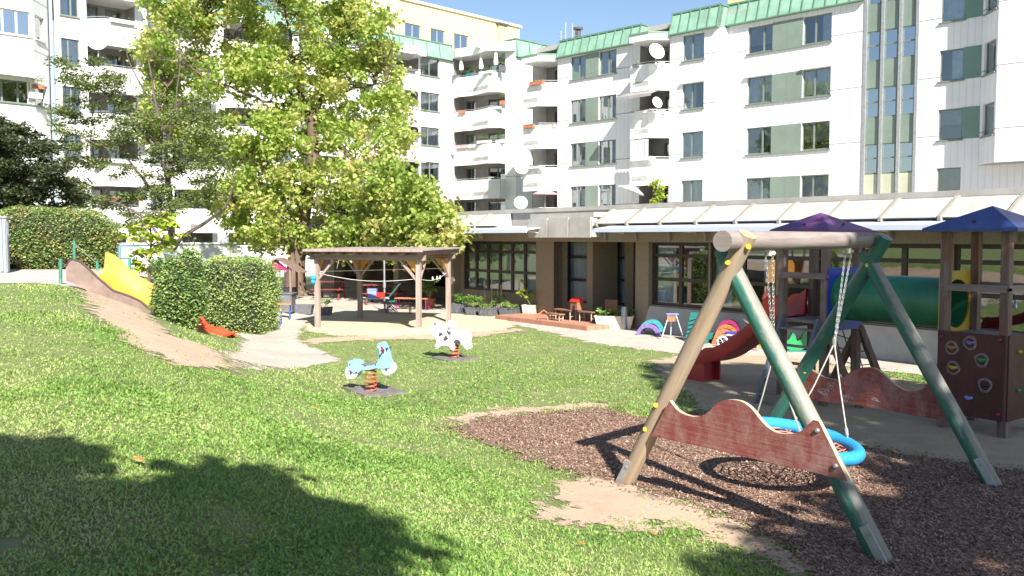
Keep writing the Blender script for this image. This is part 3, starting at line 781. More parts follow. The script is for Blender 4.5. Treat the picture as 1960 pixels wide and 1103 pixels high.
# copper chimney with vent
ch = MB(); uc = u(1090, 60, -4); FR.box(ch, uc-.7, uc+.7, -5, -4, ZT+.8, ZT+2.2); FR.box(ch, uc-.8, uc+.8, -5.1, -3.9, ZT+2.2, ZT+2.32, 1)
pc = FR.pt(uc+.35, -4.5, 0); ch.tube([(pc.x, pc.y, ZT+2.3), (pc.x, pc.y, ZT+2.9)], .2, 10, 1); ch.tube([(pc.x, pc.y, ZT+2.95), (pc.x, pc.y, ZT+3.1)], .34, 10, 1)
ch.build('chimney', ['copper', 'dkmetal'], RW)
for a, h in ((1074, 1.9), (1083, 2.4), (1096, 2.2)):
    an = MB(); q = FR.pt(u(a, 60, -3.4), -3.4, 0); an.tube([(q.x, q.y, ZT+.9), (q.x, q.y, ZT+.9+h)], .025, 5)
    for dz in (.2, .5, .8): an.tube([(q.x-.3, q.y, ZT+.9+h-dz), (q.x+.3, q.y, ZT+.9+h-dz)], .015, 4)
    an.build('antenna', 'metal', RW)

# ---- left wing
FL = Fac((-6.6-S2*45, 70-S2*45), UL, (S2, -S2))
LW = thing('apartment_building', (-20, 56, 0), 'long white apartment block behind the trees with angular balconies and a yellow roof storey', 'building', None)
u = FL.u; wall = MB(); wall2 = MB(); ZL = 16.6
wc = [(120, 155), (285, 312), (533, 560), (574, 592), (690, 716), (805, 841)]
bc = [(170, 262), (330, 402), (430, 503), (603, 660), (741, 801)]
uEnd = u(866, 200); uSt = u(107, 150)
cuts = sorted([(u(a, 200), u(b_, 200)) for a, b_ in bc]); cur_ = uSt
LH = [(u(a, 200), u(b_, 200), ZS[k], ZS[k]+1.42) for a, b_ in wc for k in range(0, 5)]
for a, b_ in cuts+[(uEnd, uEnd)]:
    FL.wall(wall, cur_, a, 0, ZL, [h for h in LH if cur_ <= h[0] < a]); cur_ = b_
for h in LH:
    if FL.pt(h[0], 0, 0).y < 73: window(FL, LW, *h, split=random.choice([.5, .6, .4]))
EL = [(0, .02), (.25, .85), (1, .85)]; EL2 = [(0, .85), (.75, .85), (1, .02)]
for i, (a, b_) in enumerate(cuts):
    balcony_column(FL, LW, wall2, a, b_, range(0, 5), 0, EL if i < 3 else EL2, 0, ZL, doors=((.1, .4), (.55, .9)))
    cp = MB(); FL.prism(cp, [(a-.03, -1.5), (a-.03, .95), (b_+.03, .95), (b_+.03, -1.5)], ZL-.28, ZL+.1); cp.build('balcony_roof', 'white', LW)
# left-hand recess strip, its shade painted in as blue-grey, and bay
FL.wall(wall, u(94, 150), uSt, 0, ZL+3, [], -.3, 3); SB = u(94, 150)
bo = 1.5; uC0 = u(64, 100, bo); uC1 = u(93, 100, .1)
b0 = FL.pt(uC0, bo, 0); b1 = FL.pt(uC1, .1, 0); dU = (b1-b0).to_2d(); LB = dU.length; dU.normalize()
wall.quad(b1, FL.pt(SB, -.3, 0), FL.pt(SB, -.3, ZL+3), b1+Vector((0, 0, ZL+3)), 3); FB = Fac(b0[:2], dU, (dU.y, -dU.x))
hb = [(u(-20, 100, bo), u(60, 100, bo), ZS[3]+.9, ZS[3]+2.2)]
hb2 = [(u(-60, 100, bo), uC0, ZS[k]-.0+.0, ZS[k]+1.2) for k in (0, 1, 2)]
FL.wall(wall, u(-120, 100, bo), uC0, 0, ZL+3, hb+hb2, bo, depth=.4)
hc = [(LB*.15, LB*.75, ZS[3]+.9, ZS[3]+2.2)]
hc2 = [(0, LB*.85, ZS[k], ZS[k]+1.2) for k in (0, 1, 2)]
FB.wall(wall, 0, LB, 0, ZL+3, hc+hc2, 0)
window(FL, LW, *hb[0], out=bo, cols=3, fm='white', cur='half', gm='glassblue'); window(FB, LW, *hc[0], cols=1, fm='white', cur='blind')
for h in hb2: window(FL, LW, *h, out=bo, cols=4, cur='half', rec=.25)
for h in hc2: window(FB, LW, *h, cols=1, cur='none', rec=.25)
# corner section C
pC0 = FL.pt(uEnd, 0, 0); pC1 = Vector((.3, 68.6, 0)); dC = (pC1-pC0).to_2d(); LC = dC.length; dC.normalize()
FC = Fac(pC0[:2], dC, (dC.y, -dC.x)); uc = FC.u
a, b_ = .15, uc(967, 200)
FC.wall(wall, 0, a, 0, ZL+.3); FC.wall(wall, b_, LC, 0, ZL+.9)
balcony_column(FC, LW, wall2, a, b_, range(0, 5), 0, [(0, .02), (.12, .45), (.45, .45), (.85, 1.25), (1, .75)], 0, ZL+.4, doors=((.05, .24), (.5, .84)))
cp = MB(); W = b_-a; FC.prism(cp, [(a-.1, -1.6), (a-.1, .1), (a+.12*W, .55), (a+.45*W, .55), (a+.85*W, 1.35), (b_+.1, .85), (LC, .1), (LC, -1.6)], ZL+.1, ZL+.75); cp.build('balcony_roof', 'white', LW)
# far return wall E
FE = Fac(pC1[:2], UL, (S2, -S2)); he = [(FE.u(1029, 110), FE.u(1046, 110), 15.0, 16.1)]
FE.wall(wall, 0, 14, 0, 16.3, he); window(FE, LW, *he[0], cols=1, cur='none')
rw_ = MB(); FL.wall(rw_, u(-120, 100, bo), u(60, 50, -11), 0, ZL, [], -11); rw_.build('rear_wall', 'cladL', LW)
wall.build('wall', ['cladL', 'dark_room', 'soffit', 'metal_and_shade'], LW); wall2.build('loggia_wall', ['soffit', 'dark_room'], LW)
mansard(FE, LW, 0, 14, 0, 16.3, 17.6, .2, 1.3)
mansard(FL, LW, u(262, 50), uEnd-.02, 0, ZL, ZL+1.15, .2, 1.3)
rf = MB(); FL.prism(rf, [(u(-120, 100), -.3), (uEnd, -.3), (uEnd+6, -11), (u(-120, 100), -11)], ZL+.6, ZL+.9); FE.prism(rf, [(0, -.3), (14, -.3), (14, -9), (0, -9)], 16.8, 17.2); rf.build('roof', 'roofflat', LW)
# yellow penthouse
o_ = -1.4; uu0, uu1 = u(764, 40, o_), u(994, 60, o_)
ph = MB(); hp = [(u(a, 60, o_), u(b_, 60, o_), 18.0, 19.25) for a, b_ in ((775, 806), (824, 852), (869, 897))]
FL.wall(ph, uu0, uu1, ZL+.8, 20.9, hp, o_); FL.box(ph, uu0, uu1+.2, o_-9, o_+.15, 20.9, 21.1, 2)
ph.quad(FL.pt(uu1, o_, ZL), FL.pt(uu1, o_-9, ZL), FL.pt(uu1, o_-9, 20.9), FL.pt(uu1, o_, 20.9)); ph.quad(FL.pt(uu0, o_, ZL), FL.pt(uu0, o_-9, ZL), FL.pt(uu0, o_-9, 20.9), FL.pt(uu0, o_, 20.9))
ph.build('penthouse_wall', ['yellow', 'dark_room', 'palewood'], LW)
for h in hp: window(FL, LW, *h, out=o_, fm='metal', cur='half', gm='glassblue')
gb = MB(); o2 = -.9; FL.box(gb, u(672, 40, o2), u(762, 40, o2), o2-8, o2, ZL+.9, 22.0); gb.build('stair_tower', 'pinkwhite', LW)
cb = MB(); uq = u(962, 50, -1.2); FL.box(cb, uq-.45, uq+.45, -2.2, -1.1, 17.5, 20.7); FL.box(cb, uq-.6, uq+.6, -2.35, -.95, 20.7, 20.85, 1); cb.build('chimney', ['yellow', 'dkmetal'], LW)

# ---- kindergarten
FK = Fac((3.62-UK[0]*30+.485, 23.06-UK[1]*30+.353), UK, (-.809, -.588)); u = FK.u
KG = thing('kindergarten_building', (3.62, 23.06, 0), 'single storey kindergarten with beige pillars, dark framed windows and a pale awning', 'building')
kw_ = MB(); zs_, zh = .70, 2.36
uk = lambda px: u(px, 560)
uL, uP0, uP1, uQ0, uQ1, uRt = uk(600), uk(1028), uk(1062), uk(1221), uk(1246), uk(1975)
uRt = uQ1+12.5
kwn = [(uk(888), uk(1027), 6)]
lw = [(uk(640), uk(700), 3), (uk(722), uk(764), 2), (uk(790), uk(868), 3)]
rws = [(uQ1+.02+2.05*i, uQ1+2.05*(i+1)-.04, 2) for i in range(6)]
hk = [(a, b_, zs_, zh) for a, b_, c in kwn+lw+rws]
uV = uk(869); FK.wall(kw_, uL-4, uV, 0, 2.6, [h for h in hk if h[1] < uV+.1], -1.9, 0, 1, 1.2); FK.wall(kw_, uV, uP0, 0, 2.6, hk, 0, 0, 1, 1.2); kw_.quad(FK.pt(uV, 0, 0), FK.pt(uV, -1.9, 0), FK.pt(uV, -1.9, 2.6), FK.pt(uV, 0, 2.6)); FK.wall(kw_, uQ1, uRt, zs_-.05, 2.6, hk, 0, 0, 1, 1.2)
FK.box(kw_, uP0, uP1, -.3, .05, 0, 2.6); FK.box(kw_, uQ0, uQ1, -.45, .10, 0, 2.6)
for a in (uk(868), uk(764)): FK.box(kw_, a, a+.42, -.3, .25, 0, 2.6)
for a in (uk(640), uk(690)): FK.box(kw_, a, a+.42, -.3, .2, 0, 2.6)
# porch recess
p1, p2 = u(1067, 520, -.5), u(1123, 520, -.5); p3, p4 = u(1144, 520, -1.3), u(1196, 520, -1.3)
FK.wall(kw_, uP1, p2+.25, 0, 2.6, [(p1, p2, .5, 2.45)], -.5); FK.box(kw_, p2+.25, p2+.5, -1.3, -.3, 0, 2.6)
FK.wall(kw_, p2+.5, uQ1, 0, 2.6, [(p3, p4, .45, 2.45), (u(1212, 520, -1.3), u(1221, 520, -1.3)+.5, .1, 2.45)], -1.3)
kw_.quad(FK.pt(uQ0, 0, 0), FK.pt(uQ0, -1.3, 0), FK.pt(uQ0, -1.3, 2.6), FK.pt(uQ0, 0, 2.6)); kw_.quad(FK.pt(uP1, .04, 0), FK.pt(uP1, -.5, 0), FK.pt(uP1, -.5, 2.6), FK.pt(uP1, .04, 2.6))
FK.box(kw_, uP1, uQ0, -1.3, .5, 2.5, 2.62)
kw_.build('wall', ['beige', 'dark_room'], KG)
ap = MB()
for i in range(6):
    a = uQ1+2.08*i; ap.slab([FK.pt(a, .0, zs_-.04), FK.pt(a, .06, zs_-.04), FK.pt(a, .30, .02), FK.pt(a, .30, -.1), FK.pt(a, .0, -.1)], FK.U.to_3d()*2.06)
ap.build('sloped_base_wall', 'precast', KG)
for i, (a, b_, c) in enumerate(kwn+lw+rws): window(FK, KG, a, b_, zs_, zh, cols=c, rows=[.40, .80] if i < 4 else [.42, .8], fm='brownframe', out=-1.9 if 1 <= i <= 3 else 0, fw=.075, cur=['curtain', 'none', 'none', 'none', 'half', 'sides', 'none', 'none', 'none', 'none'][i], sill=False, rec=.06, gm='glass')
window(FK, KG, p1, p2, .5, 2.45, out=-.5, cols=1, rows=[.36, .72], fm='brownframe', fw=.07, cur='curtain', sill=False, name='porch_window')
window(FK, KG, p3, p4, .45, 2.45, out=-1.3, cols=1, rows=[.38, .72], fm='brownframe', fw=.07, cur='curtain', sill=False, name='porch_window')
# header, awnings, precast fins
hd = MB(); FK.box(hd, uQ1+.02, uRt, .01, .14, zh+.0, 2.50); FK.box(hd, uk(888), uk(1027), .01, .12, zh, 2.50); hd.build('shutter_header', 'brownframe', KG)
fa = MB(); FK.box(fa, uL-4, uRt, -.1, .55, 2.38, 2.80, 1)
FK.box(fa, uL-4, uRt, -.6, .18, 2.80, 3.28); FK.box(fa, uL-4, uRt, -25, -.6, 3.0, 3.2)
FK.box(fa, uL-4, uRt, -.75, .26, 3.28, 3.40)
n_ = int((uRt-uL+4)/1.2)
uB0_, uB1_ = u(1010, 440, 1.0), u(1131, 440, 1.0)
for i in range(n_):
    a = uL-4+1.2*i
    if a+1.2 > uB0_-.9 and a < uB1_+.05: continue
    fa.slab([FK.pt(a+.03, .27, 3.27), FK.pt(a+.03, .30, 3.27), FK.pt(a+.03, .92, 2.88), FK.pt(a+.03, .55, 2.81), FK.pt(a+.03, .2, 2.81)], FK.U.to_3d()*1.06)
    fa.slab([FK.pt(a-.035, .2, 3.30), FK.pt(a-.035, .35, 3.30), FK.pt(a-.035, .98, 2.90), FK.pt(a-.035, .98, 2.82), FK.pt(a-.035, .66, 2.66), FK.pt(a-.035, .62, 2.42), FK.pt(a-.035, .2, 2.42)], FK.U.to_3d()*.065, 2)
fa.build('roof_edge', ['precast', 'beige', 'precastrib'], KG)
bk = MB(); W = (uB1_-uB0_)/3
for i in range(3): FK.box(bk, uB0_+W*i+.03, uB0_+W*(i+1)-.03, .3, 1.0, 2.50, 3.06)
FK.box(bk, uB0_, uB1_, .25, .97, 2.52, 3.03); FK.prism(bk, [(uB0_, .2), (uB1_+.3, .2), (uB1_, .9), (uB0_, .9)], 3.06, 3.2)
bk.build('canopy_block', 'precast', KG)
for a, b_ in ((u(876, 440, 1.5), u(1008, 440, 1.5)), (u(1131, 440, 1.5)+.1, uRt)):
    aw = MB(); aw.slab([FK.pt(a, .5, 2.86), FK.pt(a, 1.5, 2.74), FK.pt(a, 1.52, 2.64), FK.pt(a, 1.49, 2.64), FK.pt(a, 1.47, 2.71), FK.pt(a, .5, 2.83)], FK.U.to_3d()*(b_-a))
    w_ = aw.build('awning', 'awning', KG)
    ar = MB(); k = int((b_-a)/2.4)
    for i in range(k+1):
        uu = a+.15+(b_-a-.3)*i/max(k, 1); ar.bar(FK.pt(uu, .3, 2.6), FK.pt(uu, 1.45, 2.69), .04)
    ar.build('awning_arm', 'white', w_)
# brick porch floor
pf = MB(); FK.prism(pf, [(uP0-.1, 1.55), (uQ0-.35, 1.55), (uQ0-.35, .12), (uQ0, .12), (uQ0, -1.3), (uP1, -1.3), (uP1, .06), (uP0-.1, .06)], -.05, .13); pf.build('porch_floor', 'brick', KG)
# painted board with yellow and white notices inside the window
def notice(px0, px1, z0, z1, m_, out=-.35):
    b__ = MB(); FK.box(b__, uk(px0), uk(px1), out, out+.02, z0, z1); o = b__.build('notice_board', m_); tag(o, 'white board leaning inside the kindergarten window beside the swing leg', 'board')
notice(1352, 1400, 1.45, 2.1, 'white')

# ------------------------------------------------------------------ trees and hedges
def clump_leaves(cl, per, shell=.35, up=.7, flat=.62, stray=0):
    """cl: list of (x,y,z,r) -> leaf positions biased to the upper shell"""
    out = []
    for x, y, z, r in cl:
        k = max(4, int(per*(r**2)))
        d = RNG.normal(0, 1, (k, 3)); d /= np.linalg.norm(d, axis=1)[:, None]
        d[:, 2] = np.where(RNG.uniform(0, 1, k) < up, np.abs(d[:, 2]), d[:, 2])
        rad = r*RNG.uniform(shell, 1.05, k)[:, None]*np.where(RNG.uniform(0, 1, k) < stray, 1.7, 1.0)[:, None]
        p = d*rad*[1, 1, flat]+[x, y, z]; out.append(p)
    return np.concatenate(out)
def limb(mb, a, b, r0, r1, sag=.0, wob=.12, n=5, sides=6):
    a, b = Vector(a), Vector(b); L = (b-a).length; pts = []
    for i in range(n+1):
        t = i/n; p = a.lerp(b, t); k = wob*L*.25*math.sin(t*math.pi)
        pts.append(p+Vector((random.uniform(-k, k), random.uniform(-k, k), sag*L*math.sin(t*math.pi)+random.uniform(-k, k)*.5)))
    mb.tube(pts, [r0+(r1-r0)*i/n for i in range(n+1)], sides)
    return pts
def pixcrown(poly, Y, dY, n, r0, r1, mind=0):
    x0, x1 = min(p[0] for p in poly), max(p[0] for p in poly); y0, y1 = min(p[1] for p in poly), max(p[1] for p in poly)
    out = []
    while len(out) < n:
        px, py = random.uniform(x0, x1), random.uniform(y0, y1)
        if not inpoly(px, py, poly): continue
        yy = (Y(px, py) if callable(Y) else Y)+max(-dY, min(dY, random.gauss(0, dY*.5))); p = P(px, py, yy); r = random.uniform(r0, r1)
        if mind and any((p-Vector(q[:3])).length < mind for q in out): mind *= .995; continue
        out.append((p.x, p.y, p.z, r))
    return out

# catalpa
base = Vector((-9.45, 38.4, 0))
T = thing('catalpa_tree', base, 'large spreading tree with big bright yellow-green leaves behind the wooden pavilion', 'tree')
pts = [base, P(566, 520, 38.4), P(570, 470, 38.4), P(585, 380, 38.4), P(600, 300, 38.4), P(598, 235, 38.4)]
tb = MB(); tb.tube([base+Vector((0, 0, -.1))]+pts, [.75, .55, .40, .36, .31, .27, .22], 14)
for k in range(7):
    a = k*.9+.3; tb.tube([base+Vector((math.cos(a)*.9, math.sin(a)*.9, -.05)), base+Vector((math.cos(a)*.42, math.sin(a)*.42, .12)), base+Vector((math.cos(a)*.2, math.sin(a)*.2, .6))], [.06, .15, .12], 7)
nodes = [p for p in pts[2:]]
def grow(path, Y, r0, r1):
    ps = [P(x, y, yy) for x, y, yy in path]; q = []
    for i in range(len(ps)-1):
        for k in range(3): q.append(ps[i].lerp(ps[i+1], k/3)+Vector((random.uniform(-.06, .06), random.uniform(-.06, .06), random.uniform(-.06, .06))))
    q.append(ps[-1]); tb.tube(q, [r0+(r1-r0)*i/(len(q)-1) for i in range(len(q))], 8); nodes.extend(q[2:])
for pth, r0, r1 in (([(598, 235, 38.4), (588, 205, 38.2), (550, 200, 38), (505, 195, 37.5)], .16, .05), ([(505, 195, 37.5), (455, 175, 37), (400, 150, 36.8), (350, 120, 36.5)], .06, .03),
    ([(598, 240, 38.4), (610, 195, 38.6), (632, 170, 39), (650, 120, 39.5), (660, 60, 40)], .17, .05), ([(590, 215, 38.4), (575, 180, 38.2), (562, 130, 38), (555, 70, 38), (545, 10, 38)], .14, .04),
    ([(600, 290, 38.4), (640, 270, 38), (665, 295, 36.5), (720, 340, 34.5), (780, 400, 32), (830, 440, 30.5)], .16, .04), ([(590, 360, 38.4), (540, 350, 38), (480, 370, 37.5), (430, 400, 37)], .12, .03),
    ([(598, 300, 38.4), (560, 280, 39.5), (500, 290, 40), (420, 270, 40)], .12, .03), ([(610, 195, 38.6), (680, 170, 38), (740, 160, 37.5)], .1, .03), ([(585, 380, 38.4), (620, 400, 37), (680, 430, 35), (740, 455, 33)], .12, .03),
    ([(590, 215, 38.4), (540, 160, 38.2), (470, 90, 38), (400, 30, 37.8)], .1, .03), ([(600, 290, 38.4), (690, 250, 39), (760, 220, 39)], .1, .03), ([(545, 10, 38), (540, -60, 38), (520, -120, 38)], .06, .02), ([(350, 120, 36.5), (310, 190, 36.5), (290, 240, 36.5)], .04, .02)):
    grow(pth, 38, r0, r1)
poly = [(262, 30), (300, -30), (420, -110), (600, -100), (690, -10), (748, 30), (768, 100), (760, 150), (785, 180), (792, 240), (775, 285), (735, 300), (800, 345), (845, 385), (872, 415), (872, 478), (800, 492), (640, 480), (560, 480), (505, 470), (455, 470), (425, 420), (380, 370), (440, 320), (410, 290), (335, 285), (268, 255), (288, 170), (270, 100)]
YF = lambda px, py: 38.2-max(0, px-590)*.033*ss((py-180)/150)
cl = pixcrown(poly, YF, 2.4, 640, .28, .56, .40)+pixcrown([(640, 380), (740, 340), (800, 345), (872, 405), (874, 482), (800, 494), (640, 484)], YF, 1.0, 100, .25, .42, .25)
# openings where the facade shows through
cl = [c for c in cl if not any((lambda q: abs(q[0]-a) < w_ and abs(q[1]-b_) < h_)((980+1700*c[0]/c[1], 455-1700*(c[2]-2.5)/c[1]*1.01)) for a, b_, w_, h_ in ((530, 200, 36, 20), (470, 215, 30, 16), (425, 45, 22, 22), (650, 300, 20, 16), (455, 250, 22, 14), (700, 215, 16, 12), (410, 330, 18, 12), (650, 345, 14, 10), (590, 90, 14, 10)))]
for i, c in enumerate(cl):
    cv = Vector(c[:3]); nb = min(nodes, key=lambda q: (q-cv).length+max(0, q.z-cv.z)*1.0)
    limb(tb, nb, cv, .028, .010, .06, .5, 4, 4)
tb.build('trunk', 'bark', T, True)
pos = clump_leaves(cl, 620, .3, .35, .9, .3)
h_ = (pos[:, 2]-3)/10; yel = np.clip(RNG.normal(.56, .2, len(pos))+.0*h_, 0, 1)
cm = np.repeat([random.gauss(0, .14) for _ in cl], [max(4, int(620*(c[3]**2))) for c in cl])
leaves('crown', pos, .165, T, 'leafcat', .8, tints=np.clip(yel+cm, 0, 1), up=.5)
# long thin seed pods
pd = MB()
for _ in range(160):
    c = random.choice(cl); p = Vector(c[:3])+Vector((random.uniform(-.4, .4), random.uniform(-.4, .4), -c[3]*.4))
    pd.tube([p, p+Vector((random.uniform(-.05, .05), 0, -.2)), p+Vector((random.uniform(-.08, .08), 0, -.45))], [.008, .01, .006], 4)
tag(pd.build('seed_pods', 'cane', T), kind='stuff')

# sparse olive tree
base = Vector((-12.9, 33.5, terrain(-12.9, 33.5)))
T = thing('deciduous_tree', base, 'sparse thin-branched tree with small olive leaves left of the bright tree', 'tree')
tb = MB(); nodes = []
for pth, r0, r1 in (([(326, 545, 33.5), (324, 470, 33.5), (328, 400, 33.5), (322, 330, 33.6), (318, 280, 33.6), (300, 210, 33.8), (285, 120, 34)], .17, .03),
    ([(326, 480, 33.5), (350, 455, 33.3), (395, 425, 33), (430, 395, 32.8), (450, 350, 32.5)], .10, .03), ([(322, 400, 33.5), (270, 340, 33.2), (240, 300, 33), (170, 270, 33)], .07, .02),
    ([(322, 340, 33.5), (295, 280, 33.5), (250, 220, 33.5), (190, 170, 33.5), (130, 140, 33.5)], .07, .02), ([(322, 330, 33.5), (350, 270, 34), (380, 200, 34.2), (400, 140, 34.4)], .06, .02),
    ([(326, 480, 33.5), (280, 420, 33), (230, 390, 33), (180, 380, 33)], .06, .02), ([(318, 280, 33.6), (335, 200, 33), (345, 120, 33)], .05, .02), ([(300, 210, 33.8), (250, 130, 33.8), (240, 90, 33.8)], .04, .01)):
    ps = [P(x, y, yy) for x, y, yy in pth]; q = []
    for i in range(len(ps)-1):
        for k in range(3): q.append(ps[i].lerp(ps[i+1], k/3)+Vector((random.uniform(-.05, .05), random.uniform(-.05, .05), 0)))
    q.append(ps[-1]); tb.tube(q, [r0+(r1-r0)*i/(len(q)-1) for i in range(len(q))], 7); nodes.extend(q[3:])
poly = [(92, 120), (130, 95), (210, 130), (280, 190), (400, 180), (425, 240), (420, 330), (400, 400), (310, 425), (240, 440), (160, 410), (120, 350), (95, 260), (105, 180)]
cl = pixcrown(poly, 33.4, 1.8, 170, .25, .6, .4)
tw = pixcrown([(210, 150), (300, 60), (390, 60), (420, 160), (300, 180)], 33.6, 1, 40, .2, .3)
for c in cl+tw:
    cv = Vector(c[:3]); nb = min(nodes, key=lambda q: (q-cv).length); limb(tb, nb, cv, .016, .006, .05, .5, 4, 3)
    for _ in range(2): limb(tb, cv, cv+Vector((random.uniform(-.5, .5), random.uniform(-.4, .4), random.uniform(.1, .6))), .007, .003, 0, .3, 2, 3)
tb.build('trunk', 'bark2', T, True)
leaves('crown', clump_leaves(cl, 900, .2), .12, T, 'leafolive', .4, .55, .25, shape='small', up=.6)
leaves('red_berries', clump_leaves([(*P(300, 268, 33)[:], .22), (*P(216, 382, 32.6)[:], .3), (*P(278, 385, 32.6)[:], .25), (*P(190, 385, 32.6)[:], .2)], 300, .1), .05, T, 'leafolive', .2, .5, .2, shape='small').data.materials[0] = mat['redbright']

# dark tree on the left edge
base = P(40, 480, 30); base.z = terrain(base.x, base.y)
T = thing('dark_tree', base, 'dense dark-leaved tree at the left edge above the clipped hedge', 'tree')
tb = MB(); tb.tube([base, base+Vector((.1, 0, 1.5)), P(50, 330, 30)], [.2, .16, .08], 8)
poly = [(-140, 420), (-120, 220), (-20, 225), (30, 235), (80, 270), (125, 310), (150, 350), (145, 385), (110, 418), (60, 430)]
cl = pixcrown(poly, 30, 1.9, 150, .35, .65, .4)
for c in cl[:60]: limb(tb, P(50, 380, 30), Vector(c[:3]), .03, .008, .05, .3, 4, 4)
tb.build('trunk', 'bark2', T, True); leaves('crown', clump_leaves(cl, 1700, .3), .13, T, 'leafdark', .4, .45, .25, shape='small', up=.7)

# young catalpa by the slide
base = G(283, 560); base = Vector((P(285, 560, 23.5).x, 23.5, terrain(P(285, 560, 23.5).x, 23.5)))
T = thing('young_tree', base, 'slender sapling with large yellow leaves beside the yellow slide', 'tree')
tb = MB(); tp = [base, P(287, 500, 23.5), P(289, 470, 23.5), P(288, 430, 23.5), P(292, 405, 23.5)]; tb.tube(tp, [.045, .035, .03, .02, .01], 7)
cl = []
for px, py, r in ((262, 440, .3), (300, 430, .34), (330, 432, .25), (255, 460, .22), (290, 455, .35), (320, 465, .3), (265, 488, .3), (300, 482, .32), (345, 450, .2), (240, 452, .15), (275, 515, .25), (300, 520, .22), (285, 420, .25), (318, 412, .2), (285, 545, .25), (262, 505, .2), (330, 415, .15)):
    q = P(px, py, 23.5+random.uniform(-.5, .5)); cl.append((*q, r)); limb(tb, min(tp, key=lambda a: (a-q).length), q, .012, .006, .1, .2, 3, 4)
tb.build('trunk', 'bark', T, True); leaves('crown', clump_leaves(cl, 420, .2), .17, T, 'leafyoung', .35, .5, .25, up=.4)

def hedge(name, label, cat, boxf, n, leafs, m_, corem, size=.06, group=None, tmu=.45):
    """clipped foliage: jittered leaves over a rounded solid; boxf(u,v) -> surface point & normal"""
    cpos = []
    for _ in range(n):
        p, nrm = boxf(random.random(), random.random()*1.0, random.random())
        cpos.append(Vector(p)+Vector(nrm)*random.gauss(-.05, .07)+Vector((random.gauss(0, .02),)*3))
    return cpos
def blob_hedge(label, c, sx, sy, h, rz, n, m_, pw=3.2, size=.055, tmu=.45, z0=None, bumps=.08, cat='hedge', name='hedge'):
    c = Vector(c); c.z = terrain(c.x, c.y) if z0 is None else z0
    T = thing(name, c, label, cat)
    def sup(t, ph, k=1.0):   # superellipsoid: square-shouldered clipped form
        f = lambda q: math.copysign(abs(q)**(2/pw), q)
        x, y, z = f(math.cos(ph))*f(math.cos(t)), f(math.cos(ph))*f(math.sin(t)), f(math.sin(ph))
        bm = 1+bumps*(math.sin(x*5+y*4+c.x)*.5+math.sin(z*6+x*3.1+c.y)*.5)
        return Vector((x*sx*k*bm, y*sy*k*bm, h*.5+z*h*.5*k*bm))
    rm = Matrix.Rotation(rz, 3, 'Z')
    core = MB(); N1, N2 = 28, 14
    vs = [c+rm @ sup(2*math.pi*i/N1, -math.pi/2+math.pi*j/N2, .90) for j in range(N2+1) for i in range(N1)]
    core.add(vs, [(j*N1+i, j*N1+(i+1) % N1, (j+1)*N1+(i+1) % N1, (j+1)*N1+i) for j in range(N2) for i in range(N1)])
    core.build('branch_mass', 'hedgecore', T, True)
    pos = []
    while len(pos) < n:
        # sample by rejection on a box surface mapped to the form
        d = Vector((random.gauss(0, 1)*sx, random.gauss(0, 1)*sy, random.gauss(0, 1)*h*.5))
        t = math.atan2(d.y/sy, d.x/sx); ph = math.atan2(d.z/(h*.5), math.hypot(d.x/sx, d.y/sy))
        g_ = lambda q: math.copysign(abs(q)**(pw/2), q)
        t = math.atan2(g_(math.sin(t)), g_(math.cos(t))); ph = math.atan2(g_(math.sin(ph)), g_(math.cos(ph)))
        p = sup(t, ph, random.uniform(.87, 1.04)); w_ = c+rm @ p
        if w_.z < terrain(w_.x, w_.y)-.02: continue
        pos.append(w_)
    tt = np.array([tmu+.16*math.sin(p.x*4.1+math.sin(p.z*5+p.y)*1.7)+.12*math.sin(p.z*7+p.x*9+p.y*6) for p in pos])+RNG.normal(0, .2, len(pos)); leaves('foliage', [tuple(p) for p in pos], size, T, m_, .25, tints=np.clip(tt, 0, 1), shape='small', up=.9)
    tw = MB()
    sh = []
    for _ in range(90):
        p = random.choice(pos); d = (p-(c+Vector((0, 0, h*.4)))).normalized(); L_ = random.uniform(.03, .16)*(1 if bumps < .1 else 1.7); q = p+d*L_+Vector((0, 0, L_*.7)); tw.tube([p-d*.2, q], .004, 3)
        sh += [tuple(p.lerp(q, random.random())+Vector((random.gauss(0, .02),)*3)) for _ in range(7)]
    tag(leaves('shoots', sh, size, T, m_, .1, min(1, tmu+.15), .2, shape='small', up=.9), kind='stuff')
    tag(tw.build('twigs', 'bark2', T), kind='stuff')
    return T
mat['hedgecore'] = M('hedge_inner_twigs', (.022, .030, .012), .95, .5, 14, .8, 40)
hc_ = P(125, 515, 27.0)
blob_hedge('long clipped rounded hedge under the dark tree at the left', (-14.35, 27.4, 0), 2.15, 1.1, 2.15, 0, 22000, 'leafhedge', 3.0, .075, .55, z0=1.25, bumps=.05)
q = P(357, 640, 21.9)
blob_hedge('loose dark green bush hiding the middle of the slide', (-7.22, 19.3, 0), .56, .42, 1.60, .1, 9500, 'leafbush', 2.1, .07, .42, z0=.56, bumps=.26, cat='bush', name='bush')
q = P(458, 645, 23.2)
blob_hedge('boxy clipped light green hedge beside the orange bench', (q.x+.02, 23.3, 0), .84, .95, 2.02, -.1, 16000, 'leafbush', 5.5, .06, .74, z0=-.05, bumps=.05)
q = P(450, 560, 26.5)
blob_hedge('low hedge strip showing just above the boxy light hedge', (q.x-.1, 26.6, 0), .95, .6, 1.95, 0, 5000, 'leafbush', 4, .07, .55, z0=-.05, bumps=.05)

